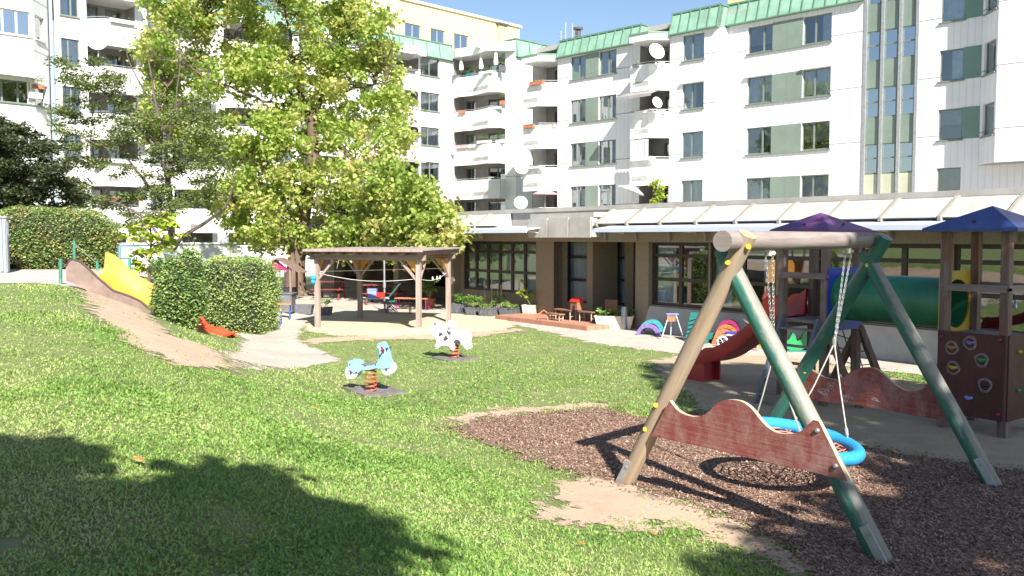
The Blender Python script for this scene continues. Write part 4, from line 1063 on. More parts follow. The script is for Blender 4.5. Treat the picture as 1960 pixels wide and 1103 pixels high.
# trees standing behind the viewer, which shade the foreground
def shade_tree(label, base, spots, per=380):
    T = thing('deciduous_tree', base, label, 'tree'); tb = MB(); cl = []
    mz = 3.5; top = Vector(base)+Vector((0, 0, 8))
    tb.tube([Vector(base), Vector(base)+Vector((.1, 0, mz)), top], [.3, .24, .1], 10)
    for gx, gy, h, r in spots:
        gz = terrain(gx, gy); c = Vector((gx+SUN.x/SUN.z*(h-gz), gy+SUN.y/SUN.z*(h-gz), h)); cl.append((*c, r))
        limb(tb, Vector(base)+Vector((0, 0, min(h*.7, 7))), c, .07, .02, .1, .2, 5, 5)
    tb.build('trunk', 'bark', T, True); leaves('crown', clump_leaves(cl, per, .1), .2, T, 'leafcat', .6, .4, .2, up=.5)
def spots(poly, n, h0, h1, r0, r1, hf=None):
    pp = [tuple(G(*p)[:2]) for p in poly]; out = []; x0, x1 = min(p[0] for p in pp), max(p[0] for p in pp); y0, y1 = min(p[1] for p in pp), max(p[1] for p in pp)
    while len(out) < n:
        x, y = random.uniform(x0, x1), random.uniform(y0, y1)
        if inpoly(x, y, pp): out.append((x, y, random.uniform(h0, h1), random.uniform(r0, r1)))
    return out
sl = spots([(-400, 850), (0, 868), (180, 885), (330, 905), (500, 925), (560, 965), (650, 990), (710, 1060), (740, 1130), (700, 1600), (-600, 1600)], 95, 7, 9, .35, .62)
shade_tree('leafy tree behind the viewpoint on the left that shades the lawn', (-3, -7, .9), sl, 480)
sr = spots([(1250, 700), (1420, 704), (1560, 716), (1800, 745), (2300, 780), (2300, 900), (1960, 880), (1700, 850), (1560, 835), (1440, 800), (1350, 770)], 95, 10.5, 13, .45, .8)
sr2 = spots([(1690, 880), (1800, 850), (2150, 880), (2300, 1400), (1400, 1400), (1400, 1085), (1500, 1020), (1600, 980), (1700, 950)], 80, 8, 11, .35, .6)
shade_tree('tall leafy tree behind the viewpoint on the right that shades the swing and sand', (8.5, -6, 0), sr+sr2, 520)
# low things casting the shade at far left: grey container wall and pole
T = thing('metal_screen', P(-60, 520, 24.5), 'grey ribbed metal screen wall at the left edge beside the hedge', 'screen')
g0 = T.location; g0.z = terrain(g0.x, g0.y)
mb = MB(); xr = P(9, 500, 24.6).x
mb.box((xr-1.6, 24.78, g0.z+.75), (3.2, .12, 1.5)); 
for i in range(14): mb.box((xr-.12-.22*i, 24.66, g0.z+.75), (.06, .05, 1.44))
mb.build('ribbed_sheet', 'metal_and_shade', T); mb = MB(); mb.box((xr-1.6, 24.78, g0.z+1.53), (3.3, .2, .06)); mb.build('top_rail', 'metal', T)
p_ = P(12, 545, 24.3); mb = MB(); mb.tube([(p_.x, 24.3, p_.z-.3), (p_.x, 24.3, P(12, 422, 24.3).z)], .035, 8); tag(mb.build('pole', 'metal', smooth=True), 'thin grey metal pole in front of the ribbed screen', 'pole')

# ------------------------------------------------------------------ nest swing
A0, B0, C0_, D0 = Vector((1.13, 8.95, 0)), Vector((2.90, 6.73, 0)), Vector((4.88, 8.84, 0)), Vector((3.22, 11.3, 0))
SW = thing('nest_swing', (3.02, 8.97, 0), 'large wooden A-frame nest swing with worn red boards and a round blue basket seat', 'swing')
ml, mr = Vector((2.01, 7.86, 2.47)), Vector((4.04, 10.07, 2.47)); bd = (mr-ml).normalized()
bl, br = ml-bd*.30, mr+bd*.20
mb = MB(); mb.tube([bl, ml, (ml+mr)/2, mr, br], [.092, .091, .09, .088, .087], 22); mb.build('top_beam', 'loggrey', SW, True)
def log(a, b_, r, m_, nm='leg'):
    mb = MB(); a, b_ = Vector(a), Vector(b_); n_ = 6
    mb.tube([a.lerp(b_, i/n_) for i in range(n_+1)], [r*(1+.02*math.sin(i*2.1)) for i in range(n_+1)], 20)
    # object-space grain needs a vertical log: build it upright, then rotate
    return mb.build(nm, m_, SW, True)
def uplog(a, b_, r, m_, nm='leg', parent=None):
    a, b_ = Vector(a), Vector(b_); L = (b_-a).length; n_ = 8; mb = MB()
    mb.tube([(0, 0, L*i/n_) for i in range(n_+1)], [r*(1.04-.06*i/n_+.012*math.sin(i*2.1+L)) for i in range(n_+1)], 22)
    me = mb.build(nm, m_, None, True); me.parent = parent or SW; o0 = world_origin(parent or SW)
    me.location = a-o0; me.rotation_mode = 'QUATERNION'; me.rotation_quaternion = (b_-a).to_track_quat('Z', 'Y'); return me
LA = uplog(A0+Vector((-.02, .03, -.12)), (2.06, 7.77, 2.53), .083, 'logtan')
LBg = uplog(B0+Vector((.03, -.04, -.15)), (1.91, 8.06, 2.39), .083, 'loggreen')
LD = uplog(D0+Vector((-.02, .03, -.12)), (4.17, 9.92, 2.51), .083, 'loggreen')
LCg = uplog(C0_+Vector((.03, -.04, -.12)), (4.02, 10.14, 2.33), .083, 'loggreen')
# steel shoes at the feet
for f, t_ in ((A0, (2.06, 7.77, 2.53)), (B0, (1.91, 8.06, 2.39)), (C0_, (4.02, 10.14, 2.33))):
    d = (Vector(t_)-f).normalized(); sd = (f-Vector((3.0, 9.0, 0))).normalized(); mb = MB(); side = Vector((-.63, -.70, 0))
    c = f+d*.17+side*.088; mb.bar(c-d*.22, c+d*.14, .075, .012, up=side); mb.tube([c+d*.07, c+d*.07+side*.015], .014, 8); mb.build('foot_bracket', 'metal', SW)
def capat(p, nrm, par=SW, r=.024, m_='yellowcap', nm='bolt_cap'):
    p = Vector(p); nrm = Vector(nrm).normalized(); mb = MB(); mb.tube([p, p+nrm*.012, p+nrm*.020], [r, r, r*.7], 12); return mb.build(nm, m_, par, True)
def at_leg(px, py, a, b_, off=.083):
    """front surface point of a leg seen at a pixel row"""
    d = ray(px, py); a, b_ = Vector(a), Vector(b_); e = b_-a; o = Vector((0, 0, CZ))
    n_ = d.cross(e); n2 = e.cross(n_); t = (a-o).dot(n2)/d.dot(n2); p = o+d*t
    return p-d.normalized()*off
tA, tB, tD, tC = Vector((2.06, 7.77, 2.53)), Vector((1.91, 8.06, 2.39)), Vector((4.17, 9.92, 2.51)), Vector((4.02, 10.14, 2.33))
for px, py, a, b_ in ((1255, 776, A0, tA), (1235, 822, A0, tA), (1392, 503, A0, tA), (1432, 473, A0, tA), (1660, 508, D0, tD), (1540, 712, D0, tD), (1516, 748, D0, tD)):
    q = at_leg(px, py, a, b_, .078); capat(q, (-.25, -1, .1))
def board(a, b_, pix, off=0):
    a2, b2 = Vector(a).to_2d(), Vector(b_).to_2d(); U = (b2-a2).normalized(); Fb = Fac(a2, U, (U.y, -U.x))
    if Fb.N.y > 0: Fb.N = -Fb.N
    pts = [Fb.pt(Fb.u(x, y, off), off, Fb.z(x, y, off)) for x, y in pix]
    mb = MB(); mb.slab([p+Fb.N.to_3d()*.02 for p in pts], Fb.N.to_3d()*-.04, 0, 1)
    return mb, Fb
def smooth_outline(p, keep=0):
    out = []
    for i in range(len(p)):
        out.append(p[i])
    return out
def cr(pts, k=3):
    """catmull-rom through the points"""
    out = []
    for i in range(len(pts)-1):
        p0 = pts[max(0, i-1)]; p1 = pts[i]; p2 = pts[i+1]; p3 = pts[min(len(pts)-1, i+2)]
        for j in range(k):
            t = j/k; out.append(tuple(.5*((2*b)+(-a+c)*t+(2*a-5*b+4*c-d)*t*t+(-a+3*b-3*c+d)*t**3) for a, b, c, d in zip(p0, p1, p2, p3)))
    out.append(pts[-1]); return out
f11 = lambda L: [(1180+x*.2653, 740+y*.2653) for x, y in L]
top = cr(f11([(393, 100), (440, 160), (490, 195), (560, 215), (620, 210), (680, 175), (730, 125), (790, 98), (860, 95), (930, 115), (990, 165), (1050, 240), (1110, 300), (1180, 335), (1260, 340), (1330, 325), (1390, 275), (1430, 238)]))
pix = top+f11([(1470, 250), (1575, 460), (1680, 682), (1450, 622), (1100, 543), (750, 462), (400, 385), (262, 355)])
mb, Fb = board(A0, B0, pix, .095); mb.build('side_board', ['board1', 'boardedge'], SW)
for x, y in ((1565, 824), (1600, 892)):
    p = Fb.pt(Fb.u(x, y, .115), .115, Fb.z(x, y, .115)); capat(p, Fb.N.to_3d(), r=.02, m_='metal', nm='bolt')
f9 = lambda L: [(1560+x*.29, 640+y*.29) for x, y in L]
top = cr(f9([(-75, 215), (-20, 232), (60, 280), (130, 297), (190, 290), (250, 240), (330, 218), (400, 225), (460, 265), (520, 320), (600, 370), (690, 370), (740, 340), (790, 298)]))
pix = top+f9([(840, 320), (985, 582), (700, 543), (300, 467), (0, 437), (-110, 420)])
mb, Fc = board(D0, C0_, pix, -.09); mb.build('side_board', ['board2', 'boardedge'], SW)
for x, y in ((1820, 786),):
    p = Fc.pt(Fc.u(x, y, -.07), -.07, Fc.z(x, y, -.07)); capat(p, Fc.N.to_3d(), r=.018, m_='metal', nm='bolt')
# chalk scribbles on the rear board
ck = MB()
def scrib(x0, y0, n_, s_):
    pts = [];
    for i in range(n_):
        x = x0+random.uniform(-s_, s_); y = y0+random.uniform(-s_*.7, s_*.7); pts.append(Fc.pt(Fc.u(x, y, -.0685), -.0685, Fc.z(x, y, -.0685)))
    ck.tube(cr([tuple(p) for p in pts], 3), .0022, 3)
scrib(1575, 752, 14, 12); scrib(1624, 762, 14, 12); scrib(1590, 740, 8, 14); scrib(1676, 765, 5, 9)
ck.build('chalk_scribble', 'chalk', SW)
# basket seat
sc = Vector((2.85, 8.68, .50)); tl = Matrix.Rotation(R(4), 3, 'X') @ Matrix.Rotation(R(8.5), 3, 'Y')
RR = .545; tr = .065
mb = MB(); ring = [sc+tl @ Vector((RR*math.cos(t), RR*math.sin(t), 0)) for t in [2*math.pi*i/72 for i in range(72)]]
mb.tube(ring, [tr+.0025*(i % 2) for i in range(72)], 14, closed=True); seat = mb.build('seat_ring', 'bluerope', SW, True)
nt_ = MB(); cw = sc+Vector((0, 0, -.10))
def netp(r, t): return sc+tl @ Vector((r*math.cos(t), r*math.sin(t), -.13*(1-(r/RR)**2)))
for i in range(16):
    t = 2*math.pi*i/16; nt_.tube([netp(RR*q, t+.05*math.sin(q*9+i)) for q in (.08, .25, .45, .65, .85, .95)], .0085, 4)
for j, r in enumerate((.07, .13, .19, .25, .31, .37, .43, .49)):
    n_ = 48; nt_.tube([netp(r+.012*math.cos(8*t+j), t) for t in [2*math.pi*i/n_ for i in range(n_)]], .0085, 4, closed=True)
for i in range(16):
    t = 2*math.pi*(i+.5)/16; nt_.tube([netp(.37, t), netp(.47, t+.1), netp(.53, t)], .0055, 4)
nt_.build('seat_net', 'redrope', SW)
# suspension: chains down to a joint, then steel ropes to the ring
for s_ in (.19, .81):
    q = ml.lerp(mr, s_); a = q+Vector((0, 0, -.09))
    k_ = [sc+tl @ Vector((RR*math.cos(t), RR*math.sin(t), 0)) for t in ((3.95+.55, 3.95-.55) if s_ < .5 else (3.95+math.pi+.55, 3.95+math.pi-.55))]
    mid = a.lerp((k_[0]+k_[1])/2, .52)
    hb_ = MB(); hb_.tube([a+Vector((0, 0, .02)), a+Vector((0, 0, -.05))], .03, 10); hb_.tube([a+Vector((-.05, 0, -.03)), a+Vector((.05, 0, -.03))], .02, 8); hb_.build('swivel', 'chain', SW, True)
    ch = MB(); n_ = int((mid-a).length/.034)
    for off in (-.02, .02):
        for i in range(n_):
            p = a.lerp(mid, (i+.5)/n_)+Vector((off*(1-i/n_)*1.6, 0, -.04*(1-i/n_))); w_ = .010
            ax = Vector((1, .4, 0)) if i % 2 else Vector((-.4, 1, 0)); ax.normalize(); dn = (mid-a).normalized()
            ch.tube([p+ax*w_*math.cos(t)+dn*.022*math.sin(t) for t in [2*math.pi*j/8 for j in range(8)]], .0034, 4, closed=True)
    ch.build('chain', 'chain', SW)
    rp = MB()
    for kk in k_:
        rp.tube([mid, mid.lerp(kk, .5), kk+Vector((0, 0, .06))], .0075, 6)
        d = (kk-mid).normalized(); e = kk+Vector((0, 0, .06)); rp.tube([e-d*.10, e-d*.02], .016, 8, 1); rp.tube([e-d*.02, kk], .010, 6, 1)
    rp.tube([mid+Vector((0, 0, .05)), mid-Vector((0, 0, .03))], .02, 8, 1)
    rp.build('rope', ['rope', 'chain'], SW)

# ------------------------------------------------------------------ play structure: two towers, tunnel, slide, ladder
e1 = Vector((.579, -.815, 0)); e2 = Vector((.815, .579, 0)); SD = .845
c2 = Vector((6.2, 11.5, 0)); c1_ = c2-e1*2.57
PT = thing('play_tower', (5.5, 12.5, 0), 'two roofed wooden towers joined by a green tunnel, with red slide and climbing wall', 'play structure')
def corner(c, i, j, h=SD/2): return c+e1*(h*i)+e2*(h*j)
def roofp(c, m_, z0=2.63, z1=3.02, h=.72):
    mb = MB(); n_ = 1; cs = [corner(c, i, j, h)+Vector((0, 0, z0)) for i, j in ((-1, -1), (1, -1), (1, 1), (-1, 1))]; ap = c+Vector((0, 0, z1))
    for i in range(4):
        mb.add([cs[i], cs[(i+1) % 4], ap], [(0, 1, 2)]); a, b_ = cs[i], cs[(i+1) % 4]
        mb.quad(a, b_, b_-Vector((0, 0, .045)), a-Vector((0, 0, .045)))
    mb.quad(*[q-Vector((0, 0, .045)) for q in cs])
    r_ = mb.build('roof', m_, PT)
    for i in range(4):
        q = cs[i].lerp(cs[(i+1) % 4], .5).lerp(ap, .25)+Vector((0, 0, .004)); m2 = MB(); m2.tube([q, q+Vector((0, 0, .025))], .02, 8); m2.build('screw_cap', 'black', r_)
roofp(c1_, 'purple', 2.62, 2.88, .53); roofp(c2, 'bluepanel', 2.62, 2.91, .60)
for c in (c1_, c2):
    for i, j in ((-1, -1), (1, -1), (1, 1), (-1, 1)):
        p = corner(c, i, j, SD/2-.04); mb = MB(); sh = random.uniform(-.02, .02)
        mb.bar(p+Vector((sh, 0, -.05)), p+Vector((0, 0, 2.62)), .105, .105, up=(e1.x, e1.y, 0)); o = mb.build('post', 'towerpost', PT)
    # deck of planks
    dk = MB()
    for k in range(7):
        t = -SD/2+.065+k*.118; dk.bar(c+e1*(-SD/2+.02)+e2*t+Vector((0, 0, 1.235)), c+e1*(SD/2-.02)+e2*t+Vector((0, 0, 1.235)), .11, .035)
    for t in (-.3, .3): dk.bar(c+e2*(-SD/2+.02)+e1*t+Vector((0, 0, 1.17)), c+e2*(SD/2-.02)+e1*t+Vector((0, 0, 1.17)), .05, .09)
    dk.build('deck', 'beam', PT)
def rail(c, a, b_, z, w_=.09):
    mb = MB(); p, q = corner(c, *a), corner(c, *b_); mb.bar(p+Vector((0, 0, z)), q+Vector((0, 0, z)), .045, w_); r_ = mb.build('rail', 'beam', PT)
    for pp in (p, q):
        nn = (pp-c).normalized(); m2 = MB(); m2.tube([pp+Vector((0, 0, z))+nn*.0-Vector((0, .03, 0)), pp+Vector((0, 0, z))-Vector((0, .065, 0))], .02, 8); m2.build('bolt_cap', 'magenta', r_)
rail(c1_, (-1, -1), (1, -1), 1.93); rail(c2, (-1, -1), (1, -1), 1.86); rail(c2, (1, -1), (1, 1), 1.86); rail(c2, (1, 1), (-1, 1), 1.86)
# back balustrade of the purple tower
mb = MB()
for k in range(4):
    q = corner(c1_, -1, 1).lerp(corner(c1_, 1, 1), .18+.21*k); mb.bar(q+Vector((0, 0, 1.25)), q+Vector((0, 0, 1.95)), .10, .025, up=(e2.x, e2.y, 0))
mb.build('balustrade', 'towerpost', PT)
# panels round the tunnel ends
def holepanel(c, s_, m_, r_in, zc, z0, z1, nm):
    base_ = c+e1*(s_*(SD/2+.015)); mb = MB(); N_ = 40; hw = SD/2+.0
    inner = []; outer = []
    for k in range(N_):
        t = 2*math.pi*k/N_; inner.append((r_in*math.cos(t), zc+r_in*math.sin(t)))
        cx, cy = math.cos(t), math.sin(t); m2 = min(hw/abs(cx) if abs(cx) > 1e-6 else 1e9, ((z1-zc) if cy > 0 else (zc-z0))/abs(cy) if abs(cy) > 1e-6 else 1e9)
        outer.append((cx*m2, zc+cy*m2))
    for dd in (-.012, .012):
        V_ = [base_+e2*x+e1*dd+Vector((0, 0, z)) for x, z in inner+outer]; mb.add(V_, [(k, (k+1) % N_, N_+(k+1) % N_, N_+k) for k in range(N_)])
    ring_ = [(q, -.012) for q in outer]; 
    mb.add([base_+e2*x+e1*d_+Vector((0, 0, z)) for d_ in (-.012, .012) for x, z in outer], [(k, (k+1) % N_, N_+(k+1) % N_, N_+k) for k in range(N_)])
    mb.add([base_+e2*x+e1*d_+Vector((0, 0, z)) for d_ in (-.012, .012) for x, z in inner], [(k, (k+1) % N_, N_+(k+1) % N_, N_+k) for k in range(N_)])
    return mb.build(nm, m_, PT)
TZ = 1.62; TR = .345
holepanel(c1_, 1, 'blueplastic', TR-.02, TZ, 1.12, 2.06, 'end_panel'); holepanel(c2, -1, 'yellowpl', TR-.02, TZ, 1.12, 2.06, 'end_panel')
m3 = Matrix((e2, Vector((0, 0, 1)), e1)).transposed().to_4x4()
tn = MB(); L = 2.57-SD-.06
tn.lathe(c1_+e1*(SD/2+.03)+Vector((0, 0, TZ)), [(TR, 0), (TR, L*.25), (TR, L*.5), (TR, L*.75), (TR, L), (TR-.015, L), (TR-.015, 0), (TR, 0)], 40, 0, m3)
tn.lathe(c1_+e1*(SD/2+.03)+Vector((0, 0, TZ)), [(TR+.02, 0), (TR+.02, .03), (TR, .03)], 40, 0, m3); tn.build('tunnel', 'greenplastic', PT, True)
# climbing panels
z0, z1 = .22, 1.29
for (a, b_), dirn in ((((-1, -1), (1, -1)), -e2), (((1, -1), (1, 1)), e1)):
    p, q = corner(c2, *a), corner(c2, *b_); mb = MB(); o_ = dirn*.02
    mb.slab([p+o_+Vector((0, 0, z0)), q+o_+Vector((0, 0, z0)), q+o_+Vector((0, 0, z1)), p+o_+Vector((0, 0, z1))], dirn*.022)
    pnl = mb.build('climbing_panel', 'maroon', PT)
    if dirn == -e2:
        pu = (q-p).normalized(); W_ = (q-p).length
        hs = [(.22, .80, 'terracotta'), (.50, .88, 'lilac'), (.68, .69, 'toygreen'), (.25, .56, 'yellowpl'), (.74, .40, 'black'), (.50, .22, 'lightblue')]
        for x, y, m_ in hs:
            c = p+pu*W_*x+Vector((0, 0, z0+(z1-z0)*y))+dirn*.045; hb_ = MB(); hb_.ball(c, .035, 10, .75); hb_.ball(c+pu*.035+Vector((0, 0, .008)), .026, 8, .8); hb_.ball(c-pu*.03+Vector((0, 0, .01)), .024, 8, .8)
            hb_.build('climbing_hold', m_, pnl, True)
            ck = MB()
            for rr in (.075, .085, .066): ck.tube([c-dirn*.002+pu*(rr*math.cos(t)*(1+.1*math.sin(3*t+x*9))+random.uniform(-.003, .003))+Vector((0, 0, (rr*1.05)*math.sin(t)+random.uniform(-.003, .003))) for t in [2*math.pi*k/22 for k in range(22)]], .0018, 3, closed=True)
            if y > .3: ck.build('chalk_ring', 'chalk', pnl)
        for x, y in ((.06, .93), (.94, .95), (.94, .08)):
            c = p+pu*W_*x+Vector((0, 0, z0+(z1-z0)*y))+dirn*.042; capat(c, dirn, pnl, .022, 'magenta')
    else:
        for x, y, m_ in ((.3, .8, 'yellowpl'), (.3, .35, 'toygreen'), (.7, .6, 'lilac')):
            c = p+(q-p)*x+Vector((0, 0, z0+(z1-z0)*y))+dirn*.045; hb_ = MB(); hb_.ball(c, .035, 8, .8); hb_.build('climbing_hold', m_, pnl, True)
# ladder on the near side of the purple tower
la, lb = corner(c1_, -1, -1)+e1*.10, corner(c1_, 1, -1)-e1*.10
ft = -e2*.62
for q in (la, lb):
    mb = MB(); mb.bar(q-e2*.02+Vector((0, 0, 1.28)), q+ft+Vector((0, 0, -.03)), .05, .10); mb.build('ladder_rail', 'ladderblue' if 'ladderblue' in mat else 'beam', PT)
for k in range(5):
    t = .12+k*.19; mb = MB(); mb.bar((la-e2*.02+Vector((0, 0, 1.28))).lerp(la+ft, t), (lb-e2*.02+Vector((0, 0, 1.28))).lerp(lb+ft, t), .09, .03); mb.build('ladder_rung', 'beam', PT)
# braces and climbing rope net under the purple tower, far side
for a, d in (((1, 1), Vector((.55, .2, 0))), ((1, 1), Vector((-.25, .7, 0))), ((1, -1), Vector((.5, -.1, 0)))):
    q = corner(c1_, *a); mb = MB(); mb.bar(q+Vector((0, 0, 1.15)), q+d+Vector((0, 0, -.03)), .09, .09); mb.build('brace', 'towerpost', PT)
mb = MB(); q0, q1 = corner(c1_, -.2, 1), corner(c1_, 1, 1)+Vector((.0, 0, 0))
for k in range(4):
    a = q0.lerp(q1, k/3); mb.tube([a+Vector((0, 0, 1.2)), a+e2*.55+Vector((0, 0, .1))], .009, 5)
for k in range(4): t = .2+.2*k; mb.tube([q0+e2*.55*t+Vector((0, 0, 1.2-1.1*t)), q0.lerp(q1, .5)+e2*.55*t+Vector((0, 0, 1.15-1.1*t)), q1+e2*.55*t+Vector((0, 0, 1.2-1.1*t))], .009, 5)
mb.build('climbing_net', 'bluerope' if False else 'dkmetal', PT)
# red slide off the far-left side
s0 = c1_-e1*(SD/2); dS = -e1; prof = [(0, 1.27), (.25, 1.22), (.5, 1.08), (.8, .86), (1.1, .66), (1.4, .5), (1.7, .40), (1.95, .36), (2.2, .34), (2.32, .30), (2.38, .18), (2.40, .02)]
prof = cr([(a*.93, b_) for a, b_ in prof], 3); hw = .25
mb = MB(); wall_h = lambda t: .20 if t > .4 else .20+.22*(1-t/.4)
sec = []
for t, z in prof:
    h = wall_h(t) if t < 2.2 else max(.04, .20-(t-2.2)*.5); c = s0+dS*t
    drop = .03
    sec.append([c-e2*(hw+.06)+Vector((0, 0, z+h-.05)), c-e2*(hw+.055)+Vector((0, 0, z+h)), c-e2*(hw+.0)+Vector((0, 0, z+h)), c-e2*(hw-.03)+Vector((0, 0, z+.03)), c-e2*(hw-.08)+Vector((0, 0, z)),
                c+e2*(hw-.08)+Vector((0, 0, z)), c+e2*(hw-.03)+Vector((0, 0, z+.03)), c+e2*hw+Vector((0, 0, z+h)), c+e2*(hw+.055)+Vector((0, 0, z+h)), c+e2*(hw+.06)+Vector((0, 0, z+h-.05)),
                c+e2*(hw)+Vector((0, 0, z-drop)), c-e2*(hw)+Vector((0, 0, z-drop))])
n_ = 12; V_ = [p for s_ in sec for p in s_]; mb.add(V_, [(i*n_+k, i*n_+(k+1) % n_, (i+1)*n_+(k+1) % n_, (i+1)*n_+k) for i in range(len(sec)-1) for k in range(n_)])
sl_ = mb.build('slide', 'redplastic', PT, True)
sp = MB(); c = s0+dS*1.85; sp.box(c+Vector((0, 0, .17)), (.36, .05, .36), math.atan2(e2.y, e2.x)); c = s0+dS*2.2; 
for s_ in (-1, 1): sp.slab([s0+dS*1.72+e2*s_*.2+Vector((0, 0, -.02)), s0+dS*2.12+e2*s_*.2+Vector((0, 0, -.02)), s0+dS*2.12+e2*s_*.2+Vector((0, 0, .30)), s0+dS*1.72+e2*s_*.2+Vector((0, 0, .36))], e2*.03)
sp.build('slide_foot', 'redplastic', sl_)
for s_ in (-1, 1):
    hd = MB()
    pts_ = [s0+dS*.02+e2*s_*(hw+.05)+Vector((0, 0, 1.27))]+[s0+dS*(.22-.22*math.cos(t))+e2*s_*(hw+.05)+Vector((0, 0, 1.30+.30*math.sin(t))) for t in [math.pi*k/10 for k in range(11)]]
    hd.slab(pts_, e2*.03*s_)
    hd.build('slide_hood', 'redbright', sl_, False)

# ------------------------------------------------------------------ hill slide
HS = thing('hill_slide', (-8.6, 20.3, .9), 'wide hill slide, yellow inside with a dirty brown outer side and red lip', 'slide')
def yline(X): return 20.0+.1*(X+10)
def topbot(pxl):
    return [(P(x, y, yline((x-980)/1700*20)).x, P(x, y, 20.0+.1*((x-980)/1700*20+10)).z) for x, y in pxl]
ntop = topbot([(126, 510), (130, 500), (139, 496.5), (154, 502), (170, 516), (185, 531), (216, 557), (247, 567), (268, 577), (296, 600), (330, 622), (360, 636), (388, 652)])
nbot = topbot([(127, 534), (132, 536), (139, 538), (158, 546), (179, 562), (190, 570), (216, 586), (247, 602), (262, 611), (299, 625), (330, 640), (360, 652), (388, 660)])
ff = lambda tb_, x: np.interp(x, [q[0] for q in tb_], [q[1] for q in tb_])
xsn = np.linspace(ntop[0][0], ntop[-1][0], 46); dY = Vector((.34, 1.22, 0)); nr_ = [Vector((x, yline(x), 0)) for x in xsn]
w1 = MB()
pts = [n_+Vector((0, 0, ff(ntop, n_.x))) for n_ in nr_]+[n_+Vector((0, 0, min(ff(nbot, n_.x), ff(ntop, n_.x)-.02)-.05)) for n_ in reversed(nr_)]
for i0, i1, m_, nm in ((0, 34, 'slidebrown', 'near_side'), (34, 45, 'slidered', 'near_lip')):
    sub_ = nr_[i0:i1+1]; w1 = MB(); pts = [n_+Vector((0, 0, ff(ntop, n_.x))) for n_ in sub_]+[n_+Vector((0, 0, min(ff(nbot, n_.x), ff(ntop, n_.x)-.02)-.05)) for n_ in reversed(sub_)]
    w1.slab(pts, (0.01, .035, 0)); w1.build(nm, m_, HS)
rm_ = MB(); rm_.tube([n_+Vector((.005, .018, ff(ntop, n_.x)+.0)) for n_ in nr_[:35]], .028, 8); rm_.build('rim', 'rubberrim', HS, True)
# trough and far side
def farh(x):
    t = (x-xsn[0])/(xsn[-1]-xsn[0]); return t
ch_ = MB(); secs = []; S1 = []
for i, n_ in enumerate(nr_):
    t = i/45; zb = min(ff(nbot, n_.x), ff(ntop, n_.x)-.02)+.03; far = n_+dY
    ft_ = .50-.08*math.sin(t*math.pi*2.2)+.08*math.exp(-((t-.05)/.08)**2)
    if t > .62: ft_ = .46-.37*ss((t-.62)/.2)+.07*math.exp(-((t-.9)/.05)**2)
    S1.append([n_+Vector((.012, .04, ff(ntop, n_.x)-.01)), n_+Vector((.03, .08, zb+.06)), n_+Vector((.06, .2, zb)), far-Vector((.06, .2, 0))+Vector((0, 0, zb)), far-Vector((.02, .07, 0))+Vector((0, 0, zb+.08)), far+Vector((0, 0, zb+ft_)), far+Vector((.02, .04, zb+ft_)), far+Vector((.02, .04, zb-.05)), n_+Vector((.03, .08, zb-.05))])
for s0_, s1_, m_, nm in ((0, 33, 'slideyellow', 'trough'), (33, 45, 'slidered', 'exit_lip')):
    mb = MB(); n9 = 9; V_ = [p for s_ in S1[s0_:s1_+1] for p in s_]
    mb.add(V_, [(i*n9+k, i*n9+(k+1) % n9, (i+1)*n9+(k+1) % n9, (i+1)*n9+k) for i in range(s1_-s0_) for k in range(n9)]); mb.build(nm, m_, HS, True)
mb = MB(); e_ = S1[-1]; mb.slab([e_[2]+Vector((-.05, 0, .0)), e_[2]+Vector((.06, .05, .01)), e_[4]+Vector((.16, .0, .05)), e_[4]+Vector((-.05, 0, .0))], (0, 0, .03)); mb.build('exit_plate', 'slidered', HS)

# posts and rails at the top of the slope
def railing(label, posts, top, lower, m_='greenpaint'):
    T = thing('handrail', posts[0][0], label, 'railing')
    for a, b_ in posts: mb = MB(); mb.tube([a, b_], .04, 8); mb.build('post', m_, T, True)
    if top: mb = MB(); mb.tube(top, .022, 8); mb.build('rail', m_, T, True)
    if lower: mb = MB(); mb.tube(lower, .012, 6); mb.build('lower_rail', 'dkmetal', T, True)
pp = lambda x, y0, y1, Y: (P(x, y0, Y), P(x, y1, Y))
railing('short green post at the top of the slope left of the slide', [pp(116, 545, 496, 20.5)], None, None)
railing('green rail frame with thin posts beside the top of the yellow slide', [pp(208, 530, 494, 23), pp(248, 530, 494, 23), pp(297, 548, 500, 23.4)], [P(208, 495, 23), P(248, 495, 23)], [P(190, 500, 23.4), P(210, 515, 23), P(250, 520, 23)])
railing('pale blue-green handrail going down beyond the slide', [pp(229, 495, 471, 26), pp(345, 520, 490, 26)], [P(229, 471, 26), P(262, 472, 26), P(345, 492, 26)], [P(234, 474, 26), P(256, 488, 26)], 'bluepaint')
railing('thin green posts in front of the clipped hedge', [pp(142, 524, 462, 25.3), pp(186, 524, 500, 25.3)], None, [P(142, 466, 25.3), P(186, 505, 25.3)])

# ------------------------------------------------------------------ pavilion over the sandpit
fl, fr, rl_, rr_ = Vector((-5.4, 24.6, 0)), Vector((-2.5, 23.75, 0)), Vector((-4.68, 27.3, 0)), Vector((-1.88, 26.2, 0))
PV = thing('pavilion', ((fl+rr_)/2), 'open wooden pavilion with flat corrugated roof over the sandpit', 'pavilion')
ZR = 2.02
for p, nm in ((fl, 1), (fr, 1), (rl_, 0), (rr_, 1)):
    mb = MB(); q = p.copy(); q.z = terrain(p.x, p.y)-.08; mb.box((p.x, p.y, (q.z+ZR-.12)/2), (.125, .125, ZR-.12-q.z), -.25); mb.build('post', 'post', PV)
du = (fr-fl).normalized(); dv = (rl_-fl).normalized()
def brace(p, d, L=.46):
    mb = MB(); mb.bar(p+Vector((0, 0, ZR-.68))+d*.04, p+d*(L+.05)+Vector((0, 0, ZR-.15)), .055, .075, up=(-d.y, d.x, 0)); mb.build('brace', 'post', PV)
for p, ds in ((fl, (du, dv)), (fr, (-du, dv)), (rl_, (du, -du, -dv)), (rr_, (-du, -dv))):
    for d in ds: brace(p, d)
